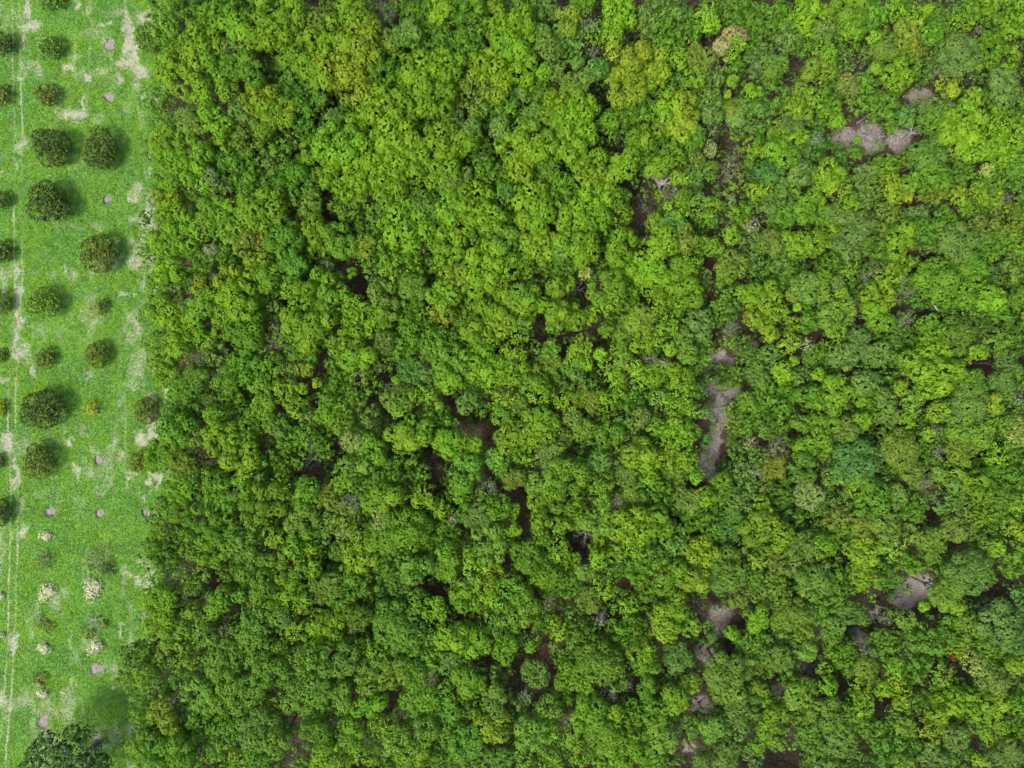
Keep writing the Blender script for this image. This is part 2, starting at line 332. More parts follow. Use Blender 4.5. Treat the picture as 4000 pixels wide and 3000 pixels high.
# ---- tree crowns seen in each tile: X Y R form+colour
#  forms: c lobed broadleaf, f loose leafy, d fine-leaved dome, s thin twiggy
#  colours: L lime Y yellow-green G green D deep green S grey-green O olive P straw T blue-green B bronze W silvery
CROWNS = {
'A': """150 90 165 fGS;140 240 110 fG;300 260 130 cL;420 110 130 cLG;540 40 110 fG;640 160 100 cL;820 80 150 cL;780 230 150 cL;1000 110 70 fO;1090 110 85 dO;1040 200 60 fG;900 190 90 cL;470 290 60 sO;
540 420 92 dG;400 420 90 cL;190 480 140 cL;90 450 90 cL;660 440 110 cG;610 300 70 cL;1000 330 130 cLY;1180 250 140 cL;1330 210 150 cY;1180 430 150 cY;1290 540 130 cY;1430 360 100 cY;900 520 150 fD;960 620 100 fD;
700 660 140 cLY;810 740 110 cY;740 780 110 cL;480 590 70 cL;300 640 110 cL;550 700 80 dS;160 790 105 dS;260 810 70 dO;410 770 90 cL;1080 635 40 dS;1160 800 80 fS;1260 740 80 fD;1100 860 60 fD;1500 80 100 sS;1330 70 100 cL;
1640 200 80 dS;1520 250 75 dO;1700 110 90 fG;1820 120 110 fG;1900 60 100 cL;1650 340 130 fG;1850 300 130 fD;1500 500 120 fG;1750 480 160 cL;1880 430 120 cL;1600 590 140 cL;1850 600 130 cL;1480 700 140 cL;1640 720 120 cL;
1380 830 120 cL;1550 870 140 cL;1780 780 110 fG;1940 760 75 dS;1870 900 120 cL;1200 930 150 cL;1100 1010 130 cL;1380 1010 140 cL;1560 1020 130 cL;1700 1000 110 cL;1180 1110 110 cL;1340 1130 110 cL;1520 1150 110 cL;1700 1100 100 cL;
1640 900 45 dT;1880 1080 120 cL;1930 1190 70 dO;640 890 120 fO;480 900 100 fL;830 960 60 fG;420 1000 90 fG;330 980 60 cL;200 980 110 cL;80 920 110 cL;100 1100 120 cL;250 1150 100 cL;540 1080 130 fG;350 1150 50 dW;640 1190 110 fG;
780 1030 90 fS;930 1160 120 dG;970 1070 80 fG;880 1280 70 fO;1000 1310 80 fO;730 1350 150 cLG;560 1400 120 cL;400 1370 110 cLG;120 1380 110 cL;60 1270 90 cY;260 1290 70 fG;200 1500 110 cL;80 1560 90 cL;330 1490 80 cL;
640 1530 90 cB;730 1580 70 cB;560 1590 60 cB;480 1480 90 fG;380 1610 40 dW;850 1560 110 dG;960 1440 80 sO;1050 1480 90 cL;1240 1330 110 fG;1200 1560 110 cLG;1060 1590 90 fG;1350 1590 70 dOY;1400 1450 100 fG;1620 1450 160 cL;
1740 1350 115 dSD;1480 1370 40 dS;1700 1600 70 sO;1830 1500 110 cL;1930 1350 100 cL;1900 1600 110 cL;1540 1270 90 cL;1310 1230 90 fL;1690 1240 80 cL;520 200 90 cL;180 330 80 cL;930 420 90 cL;1050 520 90 cLY""",
'B': """200 40 110 cG;240 170 110 fG;350 60 110 cL;460 200 110 cL;560 130 90 cL;350 420 130 cLY;400 550 110 cY;480 330 100 cL;590 280 90 cL;600 420 100 cL;640 520 80 fG;190 300 110 fG;680 210 60 dS;740 300 80 dSO;850 130 90 cOY;
850 240 80 fS;960 20 70 dG;1000 150 60 sW;1180 90 110 cL;1150 230 70 cL;1030 330 50 sW;1150 330 60 cY;1330 140 80 fO;1420 80 110 fS;1440 210 90 fG;1560 120 110 fSG;1660 190 80 fG;1760 90 75 cL;1790 160 60 cL;1930 80 110 fG;
1720 390 82 dO;1855 300 80 dP;1950 220 70 dP;1930 320 70 cL;1300 340 100 cY;1400 390 100 cY;1280 460 90 cY;1420 490 90 cY;1250 600 110 cY;1160 490 60 dOY;1490 390 70 fG;1590 390 60 cL;1680 500 70 cL;1640 590 80 cLG;1560 530 60 fT;
1400 600 70 fG;1010 480 60 dS;1060 430 60 dT;920 400 40 dS;700 470 45 cL;770 460 60 dS;900 540 80 dO;820 580 70 sO;560 640 110 fS;450 690 90 fG;640 740 70 dS;250 620 130 fO;60 460 110 cL;130 760 70 dSD;230 820 50 dS;
820 680 110 cL;960 700 110 cL;860 800 120 cL;950 850 110 cL;750 770 80 cLG;870 940 100 cL;1160 750 70 dG;1260 720 80 fG;1500 750 100 cLY;1620 720 110 cY;1470 820 70 cL;1600 820 90 cY;1510 620 50 cL;1690 890 70 dG;1510 920 100 fGS;
1310 890 90 cL;1100 810 70 fG;1350 980 90 fG;420 830 60 dS;400 920 70 fS;570 840 80 cL;640 920 130 cLY;520 990 120 cLY;680 1010 100 cL;560 1090 90 cY;720 1110 80 dGO;290 980 80 fD;330 1100 80 fG;160 1160 70 dO;450 1230 45 dT;
920 1010 90 cL;1020 1080 100 cL;1100 1180 90 cY;980 1160 80 cLY;1200 1050 100 cL;1450 1060 90 cL;1540 1050 80 cL;1450 1270 42 fL;1590 1160 60 cL;1680 1140 60 dTS;1610 1290 60 cL;1570 1350 80 cL;1700 1340 80 cLS;1790 1350 70 cL;
1780 1430 60 fG;1550 1450 70 dT;1440 1460 80 cL;1440 1570 100 cL;1620 1530 84 dBO;1720 1590 60 cL;1800 1600 60 cL;1920 1530 60 cL;1950 760 60 dS;1950 860 70 fG;1790 740 60 dS;1800 830 60 sO;1790 960 42 dPS;1920 1060 105 sYS;1700 1030 50 dO;
1780 1110 60 cG;620 1290 130 cL;660 1390 90 cL;250 1300 140 cL;150 1290 100 cL;330 1400 110 cL;170 1420 110 cL;830 1360 90 fSL;880 1440 90 cL;1020 1330 120 cL;1130 1270 80 cL;1040 1450 100 cLG;800 1200 80 fG;1200 1390 80 cL;
1220 1260 50 fG;620 1500 100 cLY;690 1600 110 cL;280 1560 130 fG;820 1630 60 dS;880 1560 90 cL;960 1610 90 cL;1200 1600 110 cL;1090 1560 70 fG;430 1540 90 cG;720 640 80 fG;760 1000 70 fG;220 930 90 cL""",
'C': """170 90 115 fG;300 140 90 fG;440 120 80 fLG;560 60 90 cL;700 90 45 cL;850 70 120 dGL;900 150 80 dG;710 190 60 dS;1000 80 90 fGD;1150 60 70 cL;1270 120 75 cLY;1370 60 32 cL;1430 130 80 fG;1560 180 80 cL;1400 215 62 dGL;
1240 230 90 dOY;1320 290 60 dB;1100 280 90 dOG;1010 240 40 cL;900 300 70 fG;1570 340 120 dS;1470 430 90 sS;1740 330 110 fLG;1700 195 34 sW;1900 60 110 fGY;1940 160 90 cL;1930 350 110 fL;1700 60 80 fLG;400 420 66 dGO;680 340 70 cLO;
720 390 60 cL;660 470 85 cLO;280 370 80 fS;250 480 60 fS;100 530 65 cL;70 610 40 cL;215 590 45 cL;265 595 32 cL;1170 490 95 cL;1030 440 36 cL;1000 400 70 fS;870 540 70 dOP;760 530 60 fLG;560 670 100 cLO;640 640 70 cL;500 690 60 cL;
360 610 70 fG;250 740 120 fSG;130 710 80 dOY;730 720 80 fLG;780 780 60 cL;910 690 75 fLG;1060 690 90 fG;1150 740 60 fG;1240 740 80 dST;1350 690 60 dS;1530 590 46 cY;1660 630 60 cL;1620 690 60 cL;1870 560 100 dS;1800 730 50 cL;
1880 460 60 fL;1560 800 100 cL;1680 800 90 cL;1560 920 100 cLY;1690 960 110 cL;1830 820 80 cL;1870 940 110 cL;1970 850 80 cL;910 910 38 fL;650 890 50 sW;520 890 70 cL;420 860 80 fL;500 790 70 dSD;640 940 90 fD;240 970 70 cL;
420 970 90 cLG;530 970 70 sS;350 1110 80 dT;560 1110 90 dS;270 1240 70 cL;450 1240 90 fOG;740 1120 90 cL;780 1220 80 cL;680 1200 60 cL;860 1310 60 cL;600 1340 105 cLG;790 1380 75 dS;960 1110 60 dS;1080 1090 80 fGL;1130 1180 60 cY;
1140 1260 60 cY;1210 1270 50 cY;1250 1180 60 cLG;1040 1220 70 fGS;1440 1130 90 dGL;1580 1130 80 fGS;1380 1000 100 dSG;1450 930 80 fS;1220 1030 60 fLO;1420 1250 80 fBO;1560 1270 60 cLY;1610 1340 42 dL;1690 1240 60 cLY;1750 1100 40 cYP;
1880 1290 70 sOP;1900 1150 90 fG;1960 1060 80 fG;1100 1440 125 fOG;1210 1570 100 cL;1310 1390 60 dS;1460 1430 90 fG;940 1440 80 dS;880 1570 110 dS;1570 1570 110 dSO;1720 1480 80 fO;1880 1440 120 fOY;1940 1580 90 fL;230 1450 60 sP;
140 1390 80 fLG;80 1540 60 cL;540 1560 90 cL;640 1580 70 cL;360 1560 70 dO;230 1570 80 fS;100 1270 28 sW;1250 360 60 fL;870 200 70 cL;1100 380 70 fGL;1780 640 60 fG;1330 470 60 fG;960 520 60 fG;880 620 60 fO;1340 820 50 fG""",
'D': """100 90 90 cL;240 140 80 fDG;330 210 70 cY;390 310 90 cLY;510 190 110 cY;560 290 120 cL;440 350 80 cL;280 310 90 cLG;390 135 36 sW;130 400 110 cL;40 350 90 cL;230 480 100 cL;330 540 70 cL;500 440 110 cLG;620 460 110 cLG;
570 540 90 cG;650 340 80 fG;60 590 100 cLO;180 600 90 cL;80 760 105 cL;275 695 90 sB;255 800 84 dG;330 630 42 sO;420 630 70 fS;180 870 80 dG;680 60 100 cYG;760 160 90 cLG;900 50 80 dTG;900 190 80 cL;1080 180 90 cL;960 260 90 cL;
1110 290 90 cLG;920 420 90 cL;1060 410 90 cL;980 500 100 cL;930 600 62 dG;790 470 60 sO;770 570 70 sS;1290 110 55 fG;1120 50 45 sS;1230 250 55 cLG;1490 290 115 cLS;1440 390 80 cL;1600 60 140 fLG;1750 70 100 fG;1680 200 80 dOG;
1880 260 100 cL;1950 150 100 cLY;1860 360 80 cY;1310 340 80 cL;1330 440 110 cL;1460 450 80 cL;1490 560 66 dS;1430 610 55 sP;1450 715 32 sP;1260 600 120 cLG;1340 690 90 cL;1600 560 100 fG;1720 450 120 fGL;1670 750 76 dT;1800 780 50 dS;
1900 760 105 cL;1850 600 100 fG;1580 800 38 cL;1420 830 60 fG;1330 780 60 fO;1590 930 100 dO;1600 1000 60 cL;1750 890 80 cL;1850 970 50 cL;1210 830 90 fG;780 690 70 cLG;890 720 70 cOG;990 730 50 cLY;1060 820 38 cY;600 720 110 cG;
690 880 90 cLG;850 870 80 cL;960 860 50 cL;930 960 80 cL;700 970 80 cL;500 800 90 cG;540 960 80 fG;470 800 32 dOY;140 960 80 fG;280 950 80 fD;390 960 80 fDS;380 1020 50 dBY;130 1110 110 cGD;210 1060 90 fD;530 1070 80 fS;690 1070 90 cG;
800 1090 70 dS;870 1160 90 fG;1180 940 110 fG;1090 1040 60 dLG;1220 1080 70 dLO;1280 1210 62 dOP;1030 1180 80 cG;1240 1450 80 cL;1280 1340 105 cSL;1400 1260 90 cLG;1450 1150 80 fSG;1430 1030 90 fSG;1560 1100 32 sW;1600 1200 90 cLY;
1700 1120 100 cL;1830 1060 100 fG;1950 1200 100 cL;1660 1290 60 fG;60 1290 115 cL;190 1360 78 dBY;310 1180 60 dO;300 1340 70 fSD;440 1190 110 cL;560 1290 110 cLY;600 1410 70 cL;160 1500 110 cL;330 1460 100 fDG;130 1620 105 cLG;
280 1590 60 fTG;400 1560 90 fG;520 1540 110 cG;640 1600 110 cLG;700 1490 60 dSO;840 1490 80 cL;800 1590 90 cL;970 1590 105 cLG;1000 1500 80 cG;760 1300 50 fG;940 1350 55 fD;1160 1560 80 dO;1270 1600 82 sW;1340 1520 90 fGO;1480 1600 100 cL;
1760 1560 80 cL;1850 1620 70 cL;1950 1530 60 fG;1570 1440 120 fDG;1740 1410 60 fG;620 160 90 fG;560 1140 90 cL;420 1060 80 cG;640 1180 70 fG;1140 700 60 fG;1180 160 60 fG;770 360 60 fS;1560 420 80 fG;1650 340 80 fG;430 720 70 fS;420 860 70 fDG;420 1440 80 cLG;1480 1480 80 fDG""",
'E': """330 60 140 cL;220 120 90 fL;470 60 80 cL;580 80 70 cL;430 190 80 cLY;330 200 90 cL;560 240 100 cLG;280 310 60 cL;380 300 80 cL;490 330 100 cLY;420 430 90 cLY;330 400 90 cL;560 480 80 cLS;260 520 90 cL;320 600 90 cL;500 620 80 cLY;
280 700 100 cL;380 770 80 cL;510 740 110 cL;220 590 70 fG;780 210 90 cLG;850 170 60 cL;970 110 46 cYP;1110 210 115 cLG;1130 310 80 cL;1200 60 90 cL;1330 70 100 cL;1440 90 90 cL;1600 120 100 cL;1650 50 80 cLG;1640 240 90 cL;1520 200 90 cL;
1400 200 80 cL;1450 290 80 cLY;1570 310 70 cL;780 340 90 cL;900 350 90 cL;770 450 80 cGL;890 430 60 cL;690 320 60 cL;1000 380 60 cL;960 590 85 cL;1110 480 80 cGL;910 640 60 cL;640 600 60 fSO;750 600 70 cG;1220 480 90 dSG;1340 420 90 dOY;
1290 390 50 cL;1510 450 80 cL;1440 530 70 cL;1340 560 80 cLY;1200 600 60 cLG;1620 530 62 dGS;1730 440 90 dS;1920 470 70 sS;1880 340 110 fGO;1890 560 70 fLG;1525 605 46 cL;1640 640 60 dOG;900 710 72 dSO;1065 640 42 cL;1130 720 80 cL;
1230 680 60 cLO;980 700 40 cL;650 750 90 cOL;740 700 80 dOG;1310 730 50 cL;1490 690 42 sW;1400 660 60 sS;1480 770 110 cL;1370 790 70 cL;1610 810 70 cL;1590 890 85 cL;1180 830 70 cL;1260 820 50 fS;980 930 80 dOY;860 930 80 cL;910 850 70 fS;
690 890 80 cL;540 960 46 dS;460 930 80 cL;440 1030 70 cLG;120 700 110 cLS;100 830 90 cL;220 950 78 dS;1110 930 70 cL;1300 930 80 fG;1440 920 60 cLS;1560 970 70 cL;1650 1000 70 cLG;1330 1030 60 dSO;1430 1100 60 cL;700 1040 100 cGL;
680 1150 90 cL;880 1050 60 dS;970 1130 66 dOL;840 1170 52 dOS;1050 1020 70 fG;1160 1090 70 fG;1000 1230 70 fTG;1130 1180 90 cG;1270 1130 60 fS;1290 1260 100 cLY;1390 1290 90 cL;1500 1180 80 cL;1560 1110 70 cL;1630 1130 80 cLG;1600 1250 85 cL;
1640 1330 75 cL;1500 1300 80 cLY;1070 1340 62 dST;760 1290 84 dS;860 1410 120 cLG;760 1500 80 cL;490 1160 95 dOL;460 1230 80 cL;370 1320 60 dSG;430 1370 60 dTG;540 1390 70 fS;200 1210 85 cL;265 1230 50 cL;60 1230 90 cL;130 1080 50 fD;
180 1390 105 cG;160 1510 70 cGL;270 1600 90 fSG;350 1500 80 sO;510 1450 75 dO;640 1480 62 dSO;830 1560 110 cLG;650 1590 60 cL;1080 1500 80 cGL;1080 1600 60 cLG;1240 1430 70 dSO;1260 1560 80 dSO;1180 1600 48 sW;1560 1400 80 fOG;1480 1450 80 fG;
1690 1440 60 cLG;1640 1580 84 dOS;1750 1550 60 cL;1860 1500 80 dGL;1420 1530 100 fG;1890 790 86 fGD;1770 1180 50 fD;1940 1080 70 fOG;1950 1200 70 fDG;1000 830 70 fG;600 830 70 cL;1190 160 80 fG;620 400 50 fG;1500 1020 70 fG;1220 1010 70 fD;940 1330 60 fG;1390 1440 60 cL;1170 380 70 fGS;1690 730 50 fG;1690 880 44 fD""",
'F': """110 60 90 dOL;50 130 60 cL;240 230 100 cL;330 260 90 cL;290 380 100 cL;400 370 60 cL;570 200 84 dSG;495 255 48 cY;420 40 80 fSG;700 140 46 dL;790 190 46 dS;810 240 40 cLY;690 250 50 dOL;740 70 90 fG;860 90 70 cLG;520 330 40 cL;
780 370 135 cLS;740 500 80 cL;340 500 70 cLY;460 560 70 cLY;490 450 70 fL;80 450 80 sS;60 560 60 fLG;230 580 50 sO;590 570 50 sP;360 670 92 dS;500 680 32 cL;430 760 60 dL;540 760 60 fS;260 770 90 dGS;300 890 80 fG;920 560 90 dS;1050 640 72 dS;
1010 120 90 sSL;1110 110 80 cLY;1210 150 36 sW;1250 240 42 sW;1040 250 105 cLY;1240 400 60 sS;1060 370 90 cLG;1530 160 165 dGL;1420 100 80 dGL;1640 80 100 dG;1770 250 90 cL;1650 280 70 fL;1930 60 80 fSL;1380 480 80 fLG;1540 510 125 dGO;
1800 540 80 cLS;1680 620 50 cL;1930 450 80 fG;1400 750 185 cL;1900 690 80 dSG;1860 830 80 dSD;1690 800 60 dG;1730 880 50 dG;990 830 90 dS;1060 890 42 cL;800 860 90 cL;660 770 40 cL;1190 860 50 cL;930 920 50 cL;1110 930 62 dSD;600 930 90 cGL;
190 950 62 dLO;390 960 110 fG;690 1050 110 cGL;560 1080 60 dGO;950 1070 50 dL;1130 1040 52 dOS;1260 940 70 cLS;1230 1050 60 cL;1420 1010 70 cLY;1660 960 110 dOS;1800 980 50 cYL;1810 920 32 cY;1960 930 60 sW;830 1130 72 dO;1370 1150 42 cLY;
1430 1130 50 sO;620 1240 110 cL;580 1380 90 cGD;900 1340 130 dT;1035 1290 56 dST;1200 1250 110 dBO;400 1250 90 sO;220 1210 50 sP;380 1370 70 dB;260 1400 70 sS;1440 1270 42 sW;1650 1150 120 dOL;1600 1260 90 dOL;1810 1060 80 cLG;1950 1140 90 dLP;
1820 1280 80 cL;740 1430 70 cSL;900 1490 80 cLY;1010 1590 125 dG;1170 1540 54 dSO;40 1500 105 dLG;600 1560 80 dSP;720 1600 70 fS;1350 1480 60 sO;1520 1470 100 cSL;1680 1520 100 cL;1440 1590 70 fS;1840 1420 90 fG;1950 1600 60 cL;430 1530 90 fDG;
300 1620 60 cL;640 660 80 fG;820 650 80 fS;1180 560 90 fD;1220 700 60 fG;880 1000 70 fOG;760 960 70 fG;470 860 60 fG;1330 880 60 fG;1500 1000 80 fS;1540 1100 70 fG;1750 1380 80 fG;1280 1400 80 dO;180 1080 80 fG;120 1000 50 fOG;140 1260 60 fD;80 1380 60 fSG;1930 760 60 fG;1180 450 60 fS;1140 1160 80 fG""",
'G': """90 140 105 fG;300 80 120 cG;430 90 110 cG;380 230 110 cGL;260 230 80 dG;60 270 90 fG;650 50 80 fS;620 140 90 fSG;570 210 90 fSG;960 60 110 cLS;790 160 70 cL;930 170 90 cL;1230 50 100 fO;1220 140 52 sP;1000 250 58 cL;900 240 60 cGL;
1020 360 72 cL;850 340 110 cGL;620 350 125 dGS;680 460 90 cG;900 470 100 cL;830 570 90 cL;1120 500 100 dOG;1330 300 110 cLY;1300 440 110 fG;1190 430 80 fG;1360 150 80 cL;1500 150 110 dGL;1650 130 125 dGL;1480 40 62 dPG;1550 330 130 fG;
1680 400 105 cGS;1900 260 60 cLG;1900 360 80 dGL;1940 50 42 sP;1500 480 80 fD;1720 560 70 cGL;1840 590 44 cL;1780 650 60 cL;1870 660 50 cL;1920 790 100 cL;1590 740 185 dSG;1490 650 100 dSG;1660 850 100 dS;250 460 80 dGS;410 560 100 cGL;
130 540 80 cG;160 400 42 sO;320 380 60 fO;60 600 110 cL;60 720 90 cLY;230 720 90 cLS;350 690 80 cLS;330 790 80 cSL;150 820 100 cOL;460 790 66 sO;680 720 110 dSG;620 810 90 dSG;860 690 70 cS;930 760 70 cL;820 770 60 fG;1090 700 80 cL;
1200 680 60 cLY;1100 800 110 cL;1320 690 80 dG;1290 760 40 sO;960 950 80 cLS;1200 960 125 cSL;1390 870 80 cL;1420 1080 110 cLS;1460 940 80 cL;1560 1040 100 cLO;1680 1030 70 dG;1790 1080 78 sO;1950 980 80 dS;700 900 90 cG;800 930 90 cGL;
760 1040 110 cG;440 970 125 dGS;660 1050 42 sW;80 1030 120 fDS;70 930 60 fO;300 1200 110 cSL;450 1150 120 cLS;600 1180 120 cLS;990 1180 140 dGS;1220 1200 70 dLS;880 1295 32 sB;1400 1270 90 cL;1730 1220 125 dG;1900 1310 80 dGT;
40 1290 62 dBY;90 1380 62 dBY;140 1450 52 dBY;100 1560 115 fG;330 1330 100 fGD;450 1430 100 fGD;680 1420 125 dSG;800 1500 90 cLS;690 1570 110 dSG;560 1600 80 cL;1060 1450 110 cG;1320 1440 90 cL;1350 1560 80 cL;1120 1600 110 cL;1550 1400 80 cLG;
1580 1490 80 cLS;1730 1440 110 cLS;1880 1560 110 fG;1700 1600 90 cL;200 1500 80 fG;250 1600 80 fG;1240 1600 70 cL;1250 1330 80 fD;1080 1310 80 fG;860 1400 70 fG;560 540 80 cG;1100 230 70 fG;1230 240 80 fG;520 760 70 fD;1300 880 90 fG;1780 930 90 fG;1600 930 80 fG;1480 800 60 fG;1940 1430 90 fG;780 640 70 cG;480 180 70 cG;200 620 60 fG;960 580 80 cL;1050 900 80 cG;170 1010 70 fD""",
'H': """270 50 90 dS;340 210 115 cLS;430 150 70 cL;510 110 50 cL;500 230 50 fG;680 40 60 cL;810 80 60 cL;680 150 70 dOG;790 220 80 cL;600 290 105 dG;710 360 110 dGL;90 260 60 cL;240 290 60 cL;100 370 80 dGL;230 460 70 cS;330 500 80 cYL;
180 590 90 cL;380 570 60 cL;1060 310 60 cL;1090 480 80 cL;1170 260 60 cL;970 390 52 dSD;1000 570 72 dOS;740 590 60 sO;1260 590 62 cLG;1300 90 130 cLY;1420 90 100 cL;1300 250 80 cLG;1500 180 130 fSG;1600 250 90 fS;1400 310 80 fG;
1720 280 105 cY;1680 420 90 cYL;1550 440 100 cLG;1880 370 135 dSL;1930 70 92 dTG;1360 490 80 fG;1060 60 90 cOL;1180 120 70 fS;430 700 110 fSG;280 820 105 cL;100 780 115 cL;550 650 115 cGL;800 750 75 cLY;1080 700 62 sW;1500 700 105 cL;1580 640 90 cL;
1660 740 60 cL;1480 780 80 cYL;1790 810 52 dSG;1920 780 80 cLG;1940 590 60 dOL;450 890 85 dGL;620 870 70 cGL;650 1060 100 dS;130 980 70 dS;1070 980 125 dOL;1050 880 70 cL;1190 820 80 fG;870 1060 90 cLG;960 1120 60 cL;1400 1000 100 cGL;
1340 900 80 cL;1580 950 90 dST;1150 1200 52 sW;1240 1130 52 sS;980 1210 50 cL;730 1260 80 cLS;590 1200 52 sS;420 1220 95 cSO;380 1150 50 cL;230 1080 110 cGL;280 1310 60 cL;90 1330 100 cG;1000 1330 125 dGL;1170 1300 50 cLY;1580 1200 95 cL;
1660 1110 60 cLY;1880 1050 135 dSL;1900 1170 90 dSL;400 1420 105 cYL;430 1350 70 dO;200 1500 110 cGS;620 1430 110 cSL;900 1460 70 cL;1100 1420 110 dGL;1250 1450 120 cLG;1500 1460 125 cLS;860 1360 60 sO;420 1600 82 dTG;260 1590 90 fSL;
80 1580 90 cLY;580 1590 80 cGL;1090 1590 90 cL;950 1570 70 cL;1260 1600 90 cL;1800 1420 90 dSL;1900 1590 90 dSL;1720 1640 52 dSO;800 1120 50 cG;480 480 80 cG;560 570 80 cG;850 480 80 fG;880 660 70 fG;740 1590 70 cL;1390 1150 90 cG;1440 1300 90 cG;1300 780 90 fG;1200 680 70 fG;1400 600 60 fG;900 900 70 fG;790 940 60 fG;1380 1590 90 cG;760 470 80 fGL;600 430 70 fG;1480 560 60 fG;1180 560 60 fG;380 1010 40 fD;100 1150 80 cG;1260 1280 70 fG;720 1400 80 cL;1900 1480 80 fS;1560 1330 70 fG;960 770 80 fG""",
'I': """320 130 150 cL;560 210 90 dSG;690 220 80 cL;960 270 110 cLY;960 80 70 dOY;1110 90 90 dSL;800 50 80 fO;1150 230 80 cLO;1400 210 100 dLS;1550 110 105 dOS;1930 110 80 cLY;1700 40 80 fL;1640 400 170 dSG;1810 230 50 cL;270 320 60 cLO;400 320 60 dO;
640 470 110 dSL;340 500 110 fLS;60 430 90 dS;250 680 88 cL;90 790 70 cLG;510 660 105 dLS;560 780 60 cL;760 770 80 dSL;900 650 95 dSG;1100 700 52 sW;1190 700 80 cLS;1490 540 95 dOL;1340 610 60 cGL;1560 610 50 cL;1640 740 80 fLS;1830 720 165 dST;
1940 810 90 dST;600 900 105 dLS;760 880 80 cLG;980 920 80 sO;1250 900 90 fS;400 960 90 dSL;60 1120 105 dSO;270 1140 50 cLY;560 1190 100 dLS;720 1120 60 cLG;930 1120 80 cLY;930 1230 80 cL;1080 1150 50 cL;1160 1100 80 cLY;1190 1220 50 cYL;
980 1020 70 dOL;1150 1000 60 cL;1650 960 70 cYP;1450 1040 80 cLS;1800 1120 110 dOS;1850 950 80 fLG;1430 1290 90 cLY;1600 1220 90 cL;1780 1280 100 cLY;1930 1240 70 cLG;1380 1410 80 cY;1240 1400 62 dOL;360 1370 110 cL;170 1250 110 dSG;90 1400 100 dS;
700 1320 110 dSL;260 1510 50 cLG;400 1490 70 cOL;830 1500 100 dSG;60 1600 95 dSG;1200 1610 60 cLG;1400 1600 80 dSO;1540 1470 85 dSO;1700 1610 50 cL;1800 1440 90 cL;1900 1580 90 dSO;480 60 70 fG;150 300 90 fOG;800 150 90 fG;500 330 80 fS;800 420 90 fG;
1080 400 90 fG;1250 340 90 fGL;480 520 70 fG;780 560 90 fGD;160 580 60 dO;420 720 80 fLS;220 860 90 fDG;450 850 80 fS;1080 860 90 fG;1330 820 90 fG;1500 760 80 fG;1750 880 80 fG;1930 660 60 fT;300 1010 80 fOG;180 1000 80 dSG;
700 1020 60 fLG;560 1330 80 fG;620 1450 90 fG;1000 1420 80 fG;1100 1530 100 fDG;700 1590 90 fSG;1350 1180 80 fG;1300 1000 80 fG;1560 1120 60 fG;1280 1260 70 fG;1600 1340 80 fG;1930 1400 90 fG;1950 980 60 cLY;1930 330 90 fG;1760 170 60 fOG;1340 300 60 fG;900 1580 70 fSG;300 240 60 fG;1250 140 70 fO;1950 540 60 fT;1640 60 60 fO""",
'J': """1330 350 90 cYL;1410 440 90 cLY;1300 190 80 cL;1420 130 90 cL;1160 690 110 fDS;1280 630 80 fD;1270 860 100 cGL;1130 900 100 fOG;1250 1030 90 fDS;1420 780 120 fD;1550 560 90 cLO;1600 760 90 fOL;1430 1060 90 fDS;1250 1400 125 cGL;1400 1560 130 cG;
1190 1190 70 fG;1310 1230 70 fOG;1600 1510 120 cGL;1200 1570 80 cGY""",
}

PAL = {'L': (0.132, 0.258, 0.012), 'Y': (0.185, 0.264, 0.015), 'G': (0.076, 0.186, 0.016), 'D': (0.048, 0.134, 0.020), 'S': (0.105, 0.186, 0.046),
       'O': (0.124, 0.172, 0.030), 'P': (0.30, 0.32, 0.13), 'T': (0.070, 0.188, 0.044), 'B': (0.140, 0.160, 0.022), 'W': (0.17, 0.22, 0.12)}
def colour(code, jit, u=3000.0):
    a = np.array(PAL[code[0]])
    if len(code) > 1:
        a = 0.6 * a + 0.4 * np.array(PAL[code[1]])
    k = float(np.interp(u, [2500, 2900], [0.42, 0.30])) * (0.5 if code[0] in "PWLY" else 1.0)
    m = np.array((0.112, 0.238, 0.013)) if u < 2700 else np.array((0.106, 0.214, 0.018))
    return ((1 - k) * a + k * m) * jit

# ------------------------------------------------------------------ ground
def axis(fine0, fine1, step, mid1, step2, far):
    a = list(np.arange(fine0, fine1, step)) + list(np.arange(fine1, mid1, step2))
    return np.array(list(np.linspace(-far, fine0, 14)[:-1]) + a + list(np.linspace(mid1, far, 14)))
gx = axis(-76.0, -44.0, 0.15, 78.0, 0.70, 600.0)
gy = np.array(list(np.linspace(-600, -60, 14)[:-1]) + list(np.arange(-60, 60, 0.24)) + list(np.linspace(60, 600, 14)))
GX, GY = np.meshgrid(gx, gy)

def vnoise(x, y, cell, seed):
    """smooth value noise, vectorised"""
    r = np.random.default_rng(seed).random((256, 256))
    fx, fy = x / cell + 1000.0, y / cell + 1000.0
    ix, iy = np.floor(fx).astype(int), np.floor(fy).astype(int)
    tx, ty = fx - ix, fy - iy
    tx, ty = tx * tx * (3 - 2 * tx), ty * ty * (3 - 2 * ty)
    g = lambda a, b: r[a % 256, b % 256]
    return (g(ix, iy) * (1 - tx) * (1 - ty) + g(ix + 1, iy) * tx * (1 - ty) + g(ix, iy + 1) * (1 - tx) * ty + g(ix + 1, iy + 1) * tx * ty)

def sstep(a, b, x):
    t = np.clip((x - a) / (b - a), 0, 1)
    return t * t * (3 - 2 * t)

